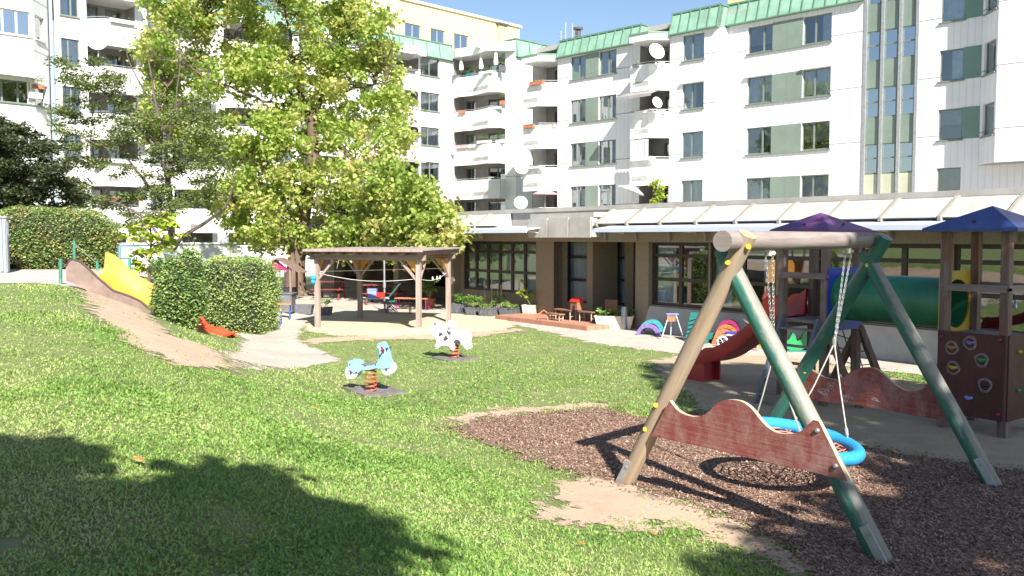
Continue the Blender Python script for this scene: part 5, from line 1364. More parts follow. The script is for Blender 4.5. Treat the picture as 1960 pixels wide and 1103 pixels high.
mb = MB()
for p, d1, d2 in ((fl, du, dv), (fr, -du, dv), (rl_, du, -dv), (rr_, -du, -dv)):
    a = p+Vector((0, 0, ZR-.13)); mb.slab([a+d2*.06, a+d2*.42, a+d2*.06+Vector((0, 0, -.42))], Vector((.012, .0, 0)))
    if p is not fl: mb.slab([a+d1*.06+d2*.05, a+d1*.40+d2*.05, a+d1*.06+d2*.05+Vector((0, 0, -.42))], d2*.012)
mb.build('corner_gusset', 'gusset', PV) if 'gusset' in mat else None
bm_ = MB()
for a, b_ in ((fl, fr), (rl_, rr_)): bm_.bar(a-du*.2+Vector((0, 0, ZR-.06)), b_+du*.2+Vector((0, 0, ZR-.06)), .10, .15)
bm_.build('beam', 'beam', PV)
rf_ = MB()
for k in range(8):
    t = -.15+k*.47; a = fl+du*t; rf_.bar(a-dv*.32+Vector((0, 0, ZR+.065)), a+dv*3.0+Vector((0, 0, ZR+.085)), .07, .10); 
rf_.build('rafter', 'beam', PV)
rs = MB(); a0 = fl-du*.22-dv*.38; W = (fr-fl).length+.50; Ld = 3.45; nn = 150; top_ = []
for k in range(nn+1):
    t = W*k/nn; z = ZR+.135+.017*math.cos(2*math.pi*t/.076); top_.append(a0+du*t+Vector((0, 0, z)))
V_ = top_+[p+dv*Ld+Vector((0, 0, .03)) for p in top_]+[p+Vector((0, 0, .012)) for p in top_]+[p+dv*Ld+Vector((0, 0, .042)) for p in top_]
n1 = nn+1
rs.add(V_, [(k, k+1, n1+k+1, n1+k) for k in range(nn)]+[(2*n1+k, 2*n1+k+1, 3*n1+k+1, 3*n1+k) for k in range(nn)]+[(k, k+1, 2*n1+k+1, 2*n1+k) for k in range(nn)])
rs.build('corrugated_roof', 'roofsheet', PV, True)
fb = MB(); fb.bar(a0+Vector((0, 0, ZR+.135))-dv*.02, a0+du*W+Vector((0, 0, ZR+.135))-dv*.02, .03, .07); fb.build('fascia_board', 'post', PV)
T = thing('string_line', fl+Vector((0, 0, 1.5)), 'sagging white string with small clips tied between the pavilion posts', 'string')
mb = MB(); a, b_ = fl+Vector((0, 0, 1.52)), rr_+Vector((0, 0, 1.48))
for k_, (a, b_) in enumerate(((fl+Vector((0, 0, 1.52)), fr+Vector((0, 0, 1.40))), (fr+Vector((0, 0, 1.40)), rr_+Vector((0, 0, 1.5))), (fl+Vector((0, 0, 1.56)), rr_+Vector((0, 0, 1.6))))):
    mb.tube([a.lerp(b_, i/12)-Vector((0, 0, .14*math.sin(math.pi*i/12)*(k_ < 2))) for i in range(13)], .006, 4)
mb.build('string', 'clothpeg', T)
for t in (.45, .6, .7):
    m2 = MB(); q = fr.lerp(rr_, t)+Vector((0, 0, 1.36)); m2.box(q, (.03, .03, .09)); m2.build('clip', 'clothpeg', T)
mb = MB(); q = fl+Vector((-.08, -.1, 1.33)); 
for k in range(4): mb.ball(q+Vector((random.uniform(-.05, .05), 0, random.uniform(-.07, .07))), .07, 8)
tag(mb.build('blue_sponge', 'bluerope', None, True), 'bright blue crumpled cloth fixed to the front left pavilion post', 'cloth')
# metal knobs on front right post
# ------------------------------------------------------------------ spring riders
def coil(T, c, z0, z1, r=.085, turns=6, tr=.013):
    mb = MB(); N_ = turns*16; mb.tube([(c.x+r*math.cos(2*math.pi*i/16), c.y+r*math.sin(2*math.pi*i/16), z0+(z1-z0)*i/N_) for i in range(N_+1)], tr, 7); mb.build('spring', 'spring', T, True)
    mb = MB(); mb.tube([(c.x, c.y, z1-.01), (c.x, c.y, z1+.03)], .10, 16); mb.build('spring_plate', 'dkmetal', T, True)
def panelpts(pix, F, out): return [F.pt(F.u(x, y, out), out, F.z(x, y, out)) for x, y in pix]
def rubmat(c, s_, rz, label):
    mb = MB(); n_ = 8; cs = []
    for j in range(n_+1):
        for i in range(n_+1):
            v = Matrix.Rotation(rz, 3, 'Z') @ Vector(((i/n_-.5)*s_, (j/n_-.5)*s_, 0)); mb.v.append((c.x+v.x, c.y+v.y, terrain(c.x+v.x, c.y+v.y)+.028))
    mb.f = [(j*(n_+1)+i, j*(n_+1)+i+1, (j+1)*(n_+1)+i+1, (j+1)*(n_+1)+i) for j in range(n_) for i in range(n_)]; mb.mi = [0]*len(mb.f)
    cs = [mb.v[0], mb.v[n_], mb.v[-1], mb.v[-1-n_]]
    for i in range(4):
        a, b_ = cs[i], cs[(i+1) % 4]; mb.quad(a, b_, (b_[0], b_[1], b_[2]-.05), (a[0], a[1], a[2]-.05))
    tag(mb.build('rubber_mat', 'rubmat', None), label, 'mat')
gb_ = G(710, 751); gc_ = G(868, 687)
rubmat(gb_+Vector((.06, 0, 0)), .78, .65, 'grey square rubber mat under the light blue spring rider'); rubmat(gc_+Vector((0, .02, 0)), .72, .65, 'grey square rubber mat under the cow spring rider')
F1 = Fac((gb_.x, gb_.y), (.985, -.17), (-.17, -.985)); f6 = lambda L: [(620+x/6.127, 600+y/6.127) for x, y in L]
T = thing('spring_rider', gb_, 'light blue spring rider with white wheels and tall handle end on a red coil', 'spring rider')
body = f6([(312, 560), (330, 540), (400, 542), (430, 560), (455, 592), (500, 608), (600, 600), (650, 570), (672, 520), (660, 430), (650, 370), (660, 342), (690, 332), (715, 350), (745, 410), (768, 480), (775, 540), (800, 575), (805, 620), (770, 640), (700, 634), (640, 630), (560, 650), (470, 655), (430, 680), (380, 690), (345, 660), (318, 610)])
for o_ in (.10, -.10):
    mb = MB(); mb.slab([F1.pt(F1.u(x, y), o_, F1.z(x, y)) for x, y in body], F1.N.to_3d()*.02); pl_ = mb.build('side_board', 'ridblue', T)
    if o_ > 0:
        mb = MB(); mb.slab([F1.pt(F1.u(x, y), o_+.022, F1.z(x, y)) for x, y in f6([(690, 372), (715, 380), (738, 430), (735, 465), (718, 460), (700, 415)])], F1.N.to_3d()*.004); mb.build('red_mark', 'redbright', pl_)
        mb = MB(); mb.tube([F1.pt(F1.u(x, y), o_+.024, F1.z(x, y)) for x, y in f6([(662, 400), (672, 440), (678, 490), (683, 520)])], .006, 5); mb.build('dark_line', 'black', pl_)
        mb = MB(); 
        for x, y in f6([(335, 588), (635, 590), (410, 675), (512, 602)]): q = F1.pt(F1.u(x, y), o_+.02, F1.z(x, y)); mb.tube([q, q+F1.N.to_3d()*.01], .012, 8)
        mb.build('bolt', 'black', pl_)
for k, (x, y, r) in enumerate(((345, 682, 78), (760, 640, 74))):
    (x, y), = f6([(x, y)]); rw = r/6.127*14.3/1700
    for o_ in (.075, -.105) if k == 0 else (.075, -.105):
        mb = MB(); q = F1.pt(F1.u(x, y), o_, F1.z(x, y)); mb.tube([q, q+F1.N.to_3d()*.022], rw, 26); wh = mb.build('wheel', 'ridwhite', T, True)
        if o_ > 0:
            mb = MB(); q2 = q+F1.N.to_3d()*.026
            for a in (.3, 2.4, 4.5): mb.bar(q2, q2+F1.U.to_3d()*math.cos(a)*rw*.7+Vector((0, 0, math.sin(a)*rw*.7)), .014, .006)
            mb.tube([q2, q2+F1.N.to_3d()*.02], .02, 10); mb.build('hub', 'blackpatch', wh)
mb = MB(); (xa, ya), (xb, yb) = f6([(450, 565), (650, 550)]); a, b_ = F1.pt(F1.u(xa, ya), 0, F1.z(xa, ya)), F1.pt(F1.u(xb, yb), 0, F1.z(xb, yb)); mb.bar(a-Vector((0, 0, .05)), b_-Vector((0, 0, .05)), .22, .03); mb.build('seat', 'rubmat', T)
mb = MB(); q = F1.pt(F1.u(739, 668), 0, F1.z(739, 668)); mb.tube([q-F1.N.to_3d()*.24, q+F1.N.to_3d()*.24], .014, 8); mb.build('handle', 'black', T, True)
coil(T, gb_, .0, .40); 
mb = MB(); mb.box(gb_+Vector((0, 0, .44)), (.2, .2, .04), -.17); mb.build('seat_bracket', 'dkmetal', T)
# cow
F2 = Fac((gc_.x, gc_.y), (.96, -.28), (-.28, -.96))
T = thing('spring_rider', gc_, 'white cow-shaped spring rider with dark spots on a red coil near the pavilion', 'spring rider')
fr_ = f6([(1283, 190), (1285, 130), (1300, 100), (1330, 92), (1352, 110), (1385, 150), (1400, 160), (1450, 150), (1490, 80), (1520, 70), (1530, 120), (1535, 170), (1550, 240), (1555, 330), (1560, 400), (1540, 432), (1510, 410), (1490, 375), (1400, 370), (1370, 395), (1335, 405), (1320, 385), (1345, 330), (1330, 270), (1300, 250)])
bk_ = f6([(1545, 210), (1600, 195), (1660, 195), (1700, 220), (1720, 280), (1710, 350), (1728, 400), (1705, 420), (1675, 400), (1655, 360), (1600, 350), (1560, 350), (1548, 300)])
for o_ in (.10, -.10):
    mb = MB(); mb.slab([F2.pt(F2.u(x, y), o_, F2.z(x, y)) for x, y in fr_], F2.N.to_3d()*.02); pl_ = mb.build('front_board', 'ridwhite', T)
    mb = MB(); mb.slab([F2.pt(F2.u(x, y), o_+.024, F2.z(x, y)) for x, y in bk_], F2.N.to_3d()*-.02); mb.build('rear_board', 'ridwhite', T)
    if o_ > 0:
        mb = MB()
        for cx, cy, r in ((1390, 240, 24), (1492, 225, 22), (1452, 285, 26), (1387, 340, 9), (1447, 352, 9), (1328, 118, 14), (1312, 158, 5), (1340, 162, 5), (1328, 390, 9)):
            pp_ = [(cx+r*(1+.35*math.sin(3*t+cx))*math.cos(t), cy+r*(1+.3*math.cos(2*t+cy))*math.sin(t)) for t in [2*math.pi*k/12 for k in range(12)]]
            mb.slab([F2.pt(F2.u(x, y), o_+.021, F2.z(x, y)) for x, y in f6(pp_)], F2.N.to_3d()*.003)
        mb.build('spots', 'blackpatch', pl_)
        mb = MB(); 
        for cx, cy, r in ((1585, 325, 26), (1612, 342, 14)):
            pp_ = [(cx+r*1.4*math.cos(t), cy+r*math.sin(t)) for t in [2*math.pi*k/12 for k in range(12)]]; mb.slab([F2.pt(F2.u(x, y), o_+.026, F2.z(x, y)) for x, y in f6(pp_)], F2.N.to_3d()*.003)
        mb.build('spots', 'blackpatch', pl_)
mb = MB(); (x, y), = f6([(1600, 230)]); q = F2.pt(F2.u(x, y), 0, F2.z(x, y)); mb.box(q, (.24, .2, .03), -.28); mb.build('seat', 'ridwhite', T)
mb = MB(); (x, y), = f6([(1500, 160)]); q = F2.pt(F2.u(x, y), 0, F2.z(x, y)); mb.tube([q-F2.N.to_3d()*.22, q+F2.N.to_3d()*.22], .012, 8); mb.build('handle', 'dkmetal', T, True)
coil(T, gc_+Vector((.02, 0, 0)), 0, .33, .085, 5)

# ------------------------------------------------------------------ furniture and pots
def plantpuff(T, c, r, h, n, size=.07, m_='leafplant', mu=.5, nm='plant', stems=True):
    cl_ = [(c.x+random.uniform(-r, r)*.7, c.y+random.uniform(-r, r)*.7, c.z+h*random.uniform(.3, 1), r*random.uniform(.35, .55)) for _ in range(7)]
    if stems:
        mb = MB(); [mb.tube([(c.x, c.y, c.z), (q[0], q[1], q[2])], .006, 4) for q in cl_]; st_ = mb.build('stems', 'cane', T)
    return tag(leaves(nm, clump_leaves(cl_, n/7/(r*.45)**2, .1), size, T, m_, .3, mu, .25, shape='small', up=.6), kind='stuff')
def flowerpot(label, c, r, h, m_='planter', plant=None, cat='planter', sq=False, name='planter', group=None, rz=0):
    T = thing(name, c, label, cat, group); mb = MB()
    if sq:
        w_, d_ = sq; M4 = Matrix.Rotation(rz, 4, 'Z')
        t1, t0 = 1.0, .86
        V_ = [c+M4 @ Vector((sx*w_/2*k, sy*d_/2*k, z)) for k, z in ((t0, 0), (t1, h), (t1*1.04, h), (t1*1.04, h+.03), (t1*.93, h+.03), (t1*.93, h-.05)) for sx, sy in ((-1, -1), (1, -1), (1, 1), (-1, 1))]
        mb.add(V_, [(0, 3, 2, 1)]+[(i*4+k, i*4+(k+1) % 4, i*4+4+(k+1) % 4, i*4+4+k) for i in range(5) for k in range(4)]+[(20, 21, 22, 23)])
        for k in range(3): mb.box(c+M4 @ Vector(((k-1)*w_*.3, -d_/2*.97, h*.55)), (.03, .03, h*.7), rz)
    else: mb.lathe(c, [(.001, 0), (r*.8, 0), (r, h), (r*1.08, h), (r*1.08, h+.03), (r*.92, h+.03), (r*.92, h-.04), (.001, h-.04)], 20)
    mb.build('pot', m_, T, not sq)
    if sq: m2 = MB(); m2.box(c+Vector((0, 0, h-.01)), (sq[0]*.9, sq[1]*.9, .03), rz); m2.build('soil', 'soilm', T)
    if plant: plantpuff(T, c+Vector((0, 0, h)), *plant)
    return T
at0 = lambda x, y: G(x, y)
flowerpot('long grey empty planter on the paving left of the pavilion', at0(578, 601), 0, .27, plant=None, sq=(.72, .4))
flowerpot('grey planter with a tufted green plant behind the pavilion post', at0(620, 604), 0, .24, plant=(.28, .3, 260), sq=(.5, .36))
raised = [(880, 600, .5, .3, (.35, .3, 500, .07, 'leafplant', .35)), (908, 603, .42, .22, (.35, .35, 500, .07, 'leafplant', .4)), (935, 605, .5, .25, (.3, .15, 260, .06, 'leafplant', .5)), (955, 602, .36, .24, (.26, .45, 200, .08, 'leafplant', .7)), (976, 605, .55, .24, (.38, .16, 600, .05, 'leafplant', .75))]
labs = ['rectangular dark planter with bushy dark greens nearest the pavilion', 'dark grey tub with leafy greens and thin canes beside it', 'low dark tub with bamboo canes rising above its plants', 'narrow dark tub with a tall yellowish plant', 'wide dark grey tub full of low bright green herbs by the pale box']
for (x, y, w_, h, pl), lb_ in zip(raised, labs): flowerpot(lb_, at0(x, y), 0, h, plant=pl, sq=(w_, .5), rz=-.5, group='dark vegetable tubs along the kindergarten wall')
for i, (x, y, tx, ty) in enumerate(((927, 590, 928, 536), (933, 590, 926, 540), (942, 592, 941, 536), (950, 592, 953, 545), (960, 592, 959, 545))):
    a = G(x, y+10); b_ = P(tx, ty, a.y); mb = MB(); mb.tube([a, b_], .016, 5); tag(mb.build('plant_cane', 'cane', None), 'thin pale cane stuck upright in the dark vegetable tubs', 'cane', 'plant canes in the vegetable tubs')
T = flowerpot('square pale timber planter with a tall spindly sunflower left of the porch', at0(1016, 607), 0, .36, 'palewood', None, sq=(.42, .42), rz=-.5)
c = T.location.copy(); mb = MB()
fl_ = []
for tx, ty in ((998, 538), (1003, 555), (1021, 562), (994, 560), (1009, 568)):
    b_ = P(tx, ty, c.y); mb.tube([c+Vector((0, 0, .35)), (c+b_)/2+Vector((.03, 0, .25)), b_], .009, 5); fl_.append((*b_, .09))
mb.build('stems', 'leafstem', T, True); tag(leaves('plant', clump_leaves(fl_, 3000, .1), .09, T, 'leafyoung', .5, .5, .25, up=.6), kind='stuff')
T = flowerpot('long pale timber planter with leafy plants right of the porch', at0(1177, 629), 0, .33, 'palewood', None, sq=(1.05, .5), rz=-.25)
for dx in (-.35, -.1, .12, .3): plantpuff(T, T.location+Vector((dx, -.05, .3)), .2, .25, 160, .09, 'leafplant', .55, 'plant', False)
for x, y, r, h, lb_ in ((823, 590, .3, .8, 'big leafy potted shrub beyond the front right pavilion post'), (868, 583, .2, .9, 'climbing light green potted plant by the beige pillar')):
    g = G(x, y); flowerpot(lb_, g, .2, .3, 'terracotta', (r, h, 700, .10, 'leafplant', .6 if h < .85 else .85), cat='potted plant', name='potted_plant')
def tableset(name, label, c, w_, d_, h, top_m, leg_m, rz=0, cat='table', z=0):
    T = thing(name, c, label, cat); M3 = Matrix.Rotation(rz, 3, 'Z'); mb = MB(); mb.box(c+Vector((0, 0, h-.015)), (w_, d_, .035), rz); mb.build('table_top' if cat == 'table' else 'seat', top_m, T)
    for sx in (-1, 1):
        for sy in (-1, 1):
            mb = MB(); q = c+M3 @ Vector((sx*(w_/2-.05), sy*(d_/2-.04), 0)); mb.tube([q, q+Vector((0, 0, h-.03))], .016, 7); mb.build('leg', leg_m, T, True)
    mb = MB()
    for sx in (-1, 1): a = c+M3 @ Vector((sx*(w_/2-.05), -(d_/2-.04), h*.35)); b_ = c+M3 @ Vector((sx*(w_/2-.05), (d_/2-.04), h*.35)); mb.tube([a, b_], .012, 6)
    mb.build('crossbar', leg_m, T, True); return T
tableset('bench', 'orange wooden bench on blue steel legs beside the boxy hedge', G(520, 622)+Vector((.05, .2, 0)), .42, .32, .42, 'orangewood', 'tube_blue', .1, 'bench')
tableset('school_table', 'long orange table with blue steel legs behind the orange bench', G(528, 612)+Vector((0, .35, 0)), .75, .35, .46, 'orangewood', 'tube_blue', .15)
mb = MB(); q = G(530, 600)+Vector((0, .6, 0)); mb.box(q+Vector((0, 0, .28)), (.75, .5, .56)); mb.box(q+Vector((0, 0, .585)), (.82, .56, .04)); tag(mb.build('storage_box', 'planter', None), 'dark grey lidded storage box behind the orange bench', 'box')
# table with crates under the tree
t0_ = P(715, 590, 29.5); t0_.z = 0
T = tableset('school_table', 'white table with blue legs carrying the blue and red crates', Vector((P(715, 590, 29.5).x, 29.5, 0)), 1.05, .55, .50, 'ridwhite', 'tube_blue', .05)
def crate(label, c, w_, h, m_):
    mb = MB(); k = w_/2
    for sx, sy, a, b_ in ((0, -1, w_, .02), (0, 1, w_, .02), (-1, 0, .02, w_), (1, 0, .02, w_)): mb.box(c+Vector((sx*k, sy*k, h/2)), (a+(.02 if sy else 0), b_, h))
    mb.box(c+Vector((0, 0, .01)), (w_-.02, w_-.02, .02)); mb.box(c+Vector((0, -k-.012, h-.03)), (w_+.04, .02, .04)); mb.box(c+Vector((0, -k-.012, h*.5)), (w_*.5, .015, .03))
    tag(mb.build('crate', m_, None), label, 'crate')
crate('tall pale blue plastic crate on the white table under the tree', Vector((P(713, 570, 29.4).x, 29.4, .503)), .27, .30, 'lightblue')
crate('bright red plastic crate beside the blue one on the white table', Vector((P(729, 570, 29.4).x, 29.42, .503)), .24, .17, 'redbright')
tableset('bench', 'low red-brown bench with red legs right of the crate table', Vector((P(762, 585, 29).x, 29, 0)), .9, .3, .38, 'brownboard', 'redplastic', -.1, 'bench')
tableset('bench', 'red-topped bench in the dark recess behind the low brown bench', Vector((P(792, 575, 31).x, 30.6, 0)), 1.2, .35, .42, 'terracotta', 'magenta', -.3, 'bench')
for x, Y, w_, lb_ in ((632, 36, 1.3, 'red picnic table in the shade right of the big trunk'), (735, 33.5, 1.6, 'dark red garden bench in the shade beyond the crate table')):
    T = thing('picnic_table', Vector((P(x, 560, Y).x, Y, 0)), lb_, 'table'); c = T.location.copy()
    mb = MB(); [mb.box(c+Vector((0, dy, .72)), (w_, .14, .035)) for dy in (-.24, -.08, .08, .24)]; mb.build('table_top', 'darkred', T)
    for dy in (-.6, .6): mb = MB(); mb.box(c+Vector((0, dy, .43)), (w_, .24, .035)); mb.build('seat', 'darkred', T)
    for sx in (-1, 1): mb = MB(); mb.bar(c+Vector((sx*w_*.35, -.7, 0)), c+Vector((sx*w_*.35, -.1, .7)), .06); mb.bar(c+Vector((sx*w_*.35, .7, 0)), c+Vector((sx*w_*.35, .1, .7)), .06); mb.bar(c+Vector((sx*w_*.35, -.7, .40)), c+Vector((sx*w_*.35, .7, .40)), .05); mb.build('leg', 'darkred', T)
mb = MB(); q = P(736, 575, 30); mb.tube([(q.x, 30, 0), (q.x, 30, P(738, 496, 30).z)], .03, 8); mb.tube([(q.x, 30, 0), (q.x, 30, .08)], .22, 14); mb.tube([(q.x, 30, .8), (q.x, 30, 1.0)], .05, 8); tag(mb.build('parasol_pole', 'metal', None, True), 'bare grey parasol pole in its foot under the tree', 'pole')
T = thing('garden_chair', Vector((P(748, 580, 29.6).x, 29.7, 0)), 'dark green slanted folding chair beside the parasol pole', 'chair'); c = T.location.copy(); mb = MB(); mb.bar(c+Vector((-.2, 0, .35)), c+Vector((.3, 0, .95)), .4, .03); mb.build('backrest', 'teal', T); mb = MB(); mb.bar(c+Vector((-.25, 0, .35)), c+Vector((.15, -.0, .38)), .4, .03); mb.build('seat', 'teal', T)
for s_ in (-1, 1): mb = MB(); mb.bar(c+Vector((-.2, s_*.18, 0)), c+Vector((.1, s_*.18, .4)), .03); mb.bar(c+Vector((.2, s_*.18, 0)), c+Vector((-.2, s_*.18, .38)), .03); mb.build('leg', 'dkmetal', T)
# small timber playhouse by the trunk
c = Vector((P(531, 560, 35).x, 35, 0))
T = thing('playhouse', c, 'small dark wooden playhouse with pitched roof beside the big trunk', 'playhouse'); w_ = .62
for sx in (-1, 1):
    for dy in (0, 1.0): mb = MB(); mb.bar(c+Vector((sx*w_*.85, dy, 0)), c+Vector((sx*w_*.85, dy, 1.25)), .08); mb.build('post', 'towerpost', T)
mb = MB(); ap = c+Vector((0, 0, P(531, 496, 35).z))
for sx in (-1, 1): mb.slab([ap+Vector((0, -.15, 0)), c+Vector((sx*.95, -.15, 1.08)), c+Vector((sx*.95, 1.15, 1.08)), ap+Vector((0, 1.15, 0))], (0, 0, .04))
mb.build('roof', 'towerpost', T)
mb = MB(); mb.slab([c+Vector((-.5, 0, 1.2)), c+Vector((.5, 0, 1.2)), c+Vector((0, 0, ap.z-.05))], (0, .03, 0)); mb.build('gable', 'magenta', T)
mb = MB(); mb.box(c+Vector((0, .5, .25)), (1.05, .9, .5)); mb.build('bench_box', 'black', T)
mb = MB(); [mb.box(c+Vector((dx, 1.0, .85)), (.05, .03, .8)) for dx in (-.35, -.15, .05, .25)]; mb.build('balustrade', 'palewood', T)
# low garden wall and steps under the left wing
u = FL.u
GW = thing('terrace_wall', FL.pt(u(430, 500, 3), 3, 0), 'long low white terrace wall under the left apartment block', 'wall')
mb = MB(); FL.box(mb, u(225, 500, 3), u(645, 500, 3), 2.7, 3.0, 0, 2.1); FL.box(mb, u(225, 500, 3)-.1, u(645, 500, 3)+.1, 2.6, 3.1, 2.1, 2.2); mb.build('wall', 'white', GW)
mb = MB()
for x in (245, 330, 420, 505, 590): FL.box(mb, u(x, 500, 2), u(x, 500, 2)+.5, 1.8, 2.3, 0, 4.0)
mb.build('pillar', 'white', GW)
mb = MB(); FL.box(mb, u(300, 500, 1), u(645, 500, 1), -.3, -.05, 2.2, 3.7); 
# ------------------------------------------------------------------ porch furniture
def onK(px, py, out, z): uu = FK.u(px, py, out); return FK.pt(uu, out, z)
rzk = math.atan2(UK[1], UK[0])
tableset('bench', 'low wooden table with pale legs on the brick porch', onK(1083, 590, .75, .13), .75, .3, .30, 'brownboard', 'cane', rzk, 'bench')
tableset('bench', 'low wooden bench with pale legs in front of the porch table', onK(1063, 600, 1.15, .13), .62, .22, .20, 'brownboard', 'cane', rzk, 'bench')
tableset('bench', 'short wooden bench on the right side of the brick porch', onK(1125, 590, .7, .13), .6, .25, .30, 'brownboard', 'cane', rzk, 'bench')
c = onK(1104, 570, .75, .445)
T = thing('dolls_house', c, 'red-roofed wooden toy house standing on the porch table', 'toy house'); mb = MB(); mb.box(c+Vector((0, 0, .12)), (.30, .22, .24), rzk); mb.build('walls', 'brownboard', T)
mb = MB(); U3 = FK.U.to_3d(); N3 = FK.N.to_3d()
mb.slab([c-U3*.17-N3*.14+Vector((0, 0, .24)), c-U3*.17+N3*.14+Vector((0, 0, .24)), c-U3*.17+Vector((0, 0, .36))], U3*.34); mb.build('roof', 'redbright', T)
mb = MB(); mb.slab([c+N3*.112+U3*-.05+Vector((0, 0, .0)), c+N3*.112+U3*.05+Vector((0, 0, .0)), c+N3*.112+U3*.05+Vector((0, 0, .13)), c+N3*.112+U3*-.05+Vector((0, 0, .13))], N3*.004); mb.build('door', 'black', T)
c = onK(1041, 604, 1.3, .13); mb = MB(); mb.tube([c+Vector((-.15, 0, 0)), c+Vector((-.15, 0, .15)), c+Vector((0, 0, .27)), c+Vector((.15, 0, .15)), c+Vector((.15, 0, 0))], .014, 6); mb.tube([c+Vector((-.15, .15, 0)), c+Vector((-.15, .15, .15)), c+Vector((0, .15, .27)), c+Vector((.15, .15, .15)), c+Vector((.15, .15, 0))], .014, 6); mb.box(c+Vector((0, .08, .13)), (.3, .18, .02)); tag(mb.build('toy_stool', 'terracotta', None), 'small red tube stool at the left corner of the porch step', 'stool')
c = onK(1171, 590, .1, .13); mb = MB(); mb.slab([c-U3*.26, c+U3*.26, c+U3*.26+Vector((0, 0, .62)), c-U3*.26+Vector((0, 0, .62))], N3*.03); mb.bar(c+Vector((0, 0, .6))-N3*.02, c-N3*.3, .03); tag(mb.build('wooden_board', 'brownboard', None), 'plain brown board standing behind the long pale planter', 'board')
c = onK(1195, 595, .45, .02); mb = MB(); mb.lathe(c, [(.001, 0), (.09, 0), (.09, .55), (.075, .57), (.075, .60), (.001, .60)], 18); mb.lathe(c, [(.094, .1), (.094, .13), (.09, .13)], 18); mb.lathe(c, [(.094, .45), (.094, .48), (.09, .48)], 18); tag(mb.build('litter_bin', 'metal', None, True), 'slim grey metal cylinder bin beside the porch pillar', 'bin')
# ------------------------------------------------------------------ toys along the wall
def arches(label, c, n_, cols, r=.30, w_=.2, rz=0, dx=.0, dz=.09, dy=.1):
    T = thing('play_arch', c, label, 'play arch'); M4 = Matrix.Rotation(rz, 4, 'Z')
    for k in range(n_):
        mb = MB(); rr = r; c0 = Vector((dx*k, dy*k, dz*k)); pts = []
        N_ = 20; outer = [(rr*math.cos(math.pi*i/N_), rr*math.sin(math.pi*i/N_)) for i in range(N_+1)]; inner = [((rr-.09)*math.cos(math.pi*i/N_), (rr-.09)*math.sin(math.pi*i/N_)) for i in range(N_, -1, -1)]
        mb.slab([c+M4 @ (c0+Vector((x, 0, z))) for x, z in outer+inner], M4.to_3x3() @ Vector((0, w_, 0)))
        a_ = mb.build('arch', cols[k], T)
        m2 = MB()
        for i in range(3, 18, 3): t = math.pi*i/N_; p = c+M4 @ (c0+Vector(((rr-.045)*math.cos(t), -.002, (rr-.045)*math.sin(t)))); m2.tube([p, p-(M4.to_3x3() @ Vector((0, .006, 0)))], .011, 7)
        m2.build('dots', 'blackpatch', a_)
def onground(px, py): g = G(px, py); return g
arches('stack of lilac and turquoise plastic arches beside the beige pillar', G(1240, 643), 2, ['lilac', 'cyan'], .30, .26, -.35, .06, .10, .12)
arches('stack of orange and dark pink plastic arches behind the red slide', G(1383, 660), 4, ['orangepl', 'terracotta', 'orangepl', 'magenta'], .25, .2, -.35, .04, .11, .03)
arches('yellow plastic ring arch on the path beyond the red slide', G(1466, 670), 1, ['yellowpl'], .26, .18, -.9)
c = G(1286, 650); T = thing('toy_stand', c, 'thin white tripod toy stand with a red cloth by the wall', 'stand'); mb = MB()
for dx, dy in ((-.28, -.1), (.28, -.12), (0, .2)): mb.tube([c+Vector((dx, dy, 0)), c+Vector((dx*.3, dy*.3, .62))], .012, 6)
mb.build('legs', 'ridwhite', T, True); mb = MB(); mb.box(c+Vector((0, 0, .63)), (.3, .14, .02)); mb.build('tray', 'lightblue', T); mb = MB(); mb.box(c+Vector((-.03, -.05, .52)), (.2, .02, .14)); mb.build('cloth', 'terracotta', T)
c = G(1330, 655); T = thing('toy_chute', c, 'ribbed dark teal plastic chute leaning on the wall behind the tan swing leg', 'toy'); mb = MB(); mb.bar(c+Vector((-.1, 0, 0)), c+Vector((.08, .25, .68)), .28, .04); mb.build('chute', 'teal', T); mb = MB(); [mb.bar(c+Vector((-.25+.027*k, -.03+.035*k, .1*k+.05)), c+Vector((.05+.027*k, -.03+.035*k, .1*k+.05)), .02) for k in range(6)]; mb.build('ribs', 'teal', T)
arches('nested dark teal plastic arches between the swing legs', G(1360, 658), 2, ['teal', 'teal'], .2, .2, .5, .07, .05, .02)
def tricycle(label, c, m_, s_=1, rz=0):
    T = thing('tricycle', c, label, 'tricycle'); M3 = Matrix.Rotation(rz, 3, 'Z'); W_ = lambda x, y, z: c+M3 @ Vector((x*s_, y*s_, z*s_))
    for x, y, r in ((.28, 0, .13), (-.22, .16, .09), (-.22, -.16, .09)):
        mb = MB(); mb.tube([W_(x+r*math.cos(t), y, r+r*math.sin(t)) for t in [2*math.pi*k/20 for k in range(20)]], .018*s_, 6, closed=True); wh = mb.build('wheel', 'ridwhite', T, True)
        mb = MB(); [mb.tube([W_(x, y, r), W_(x+r*math.cos(a), y, r+r*math.sin(a))], .005, 4) for a in (0, 1.05, 2.1, 3.15, 4.2, 5.25)]; mb.build('spokes', 'metal', wh)
    mb = MB(); mb.tube([W_(.28, 0, .13), W_(.2, 0, .42)], .015, 6); mb.tube([W_(.22, 0, .32), W_(-.1, 0, .18), W_(-.22, 0, .10)], .018, 6); mb.tube([W_(-.22, -.16, .09), W_(-.22, .16, .09)], .012, 6); mb.build('frame', m_, T, True)
    mb = MB(); mb.tube([W_(.15, -.14, .5), W_(.2, -.06, .44), W_(.2, .06, .44), W_(.15, .14, .5)], .012, 6); mb.build('handlebar', 'chain', T, True)
    mb = MB(); mb.box(W_(-.12, 0, .24), (.18*s_, .16*s_, .03*s_), rz); mb.build('seat', m_, T)
tricycle('blue tricycle with white handlebar beside the orange arches', G(1412, 664), 'blueplastic', 1.3, -.6)
tricycle('small pink tricycle on the path behind the red slide', G(1440, 673), 'magenta', .8, .2)
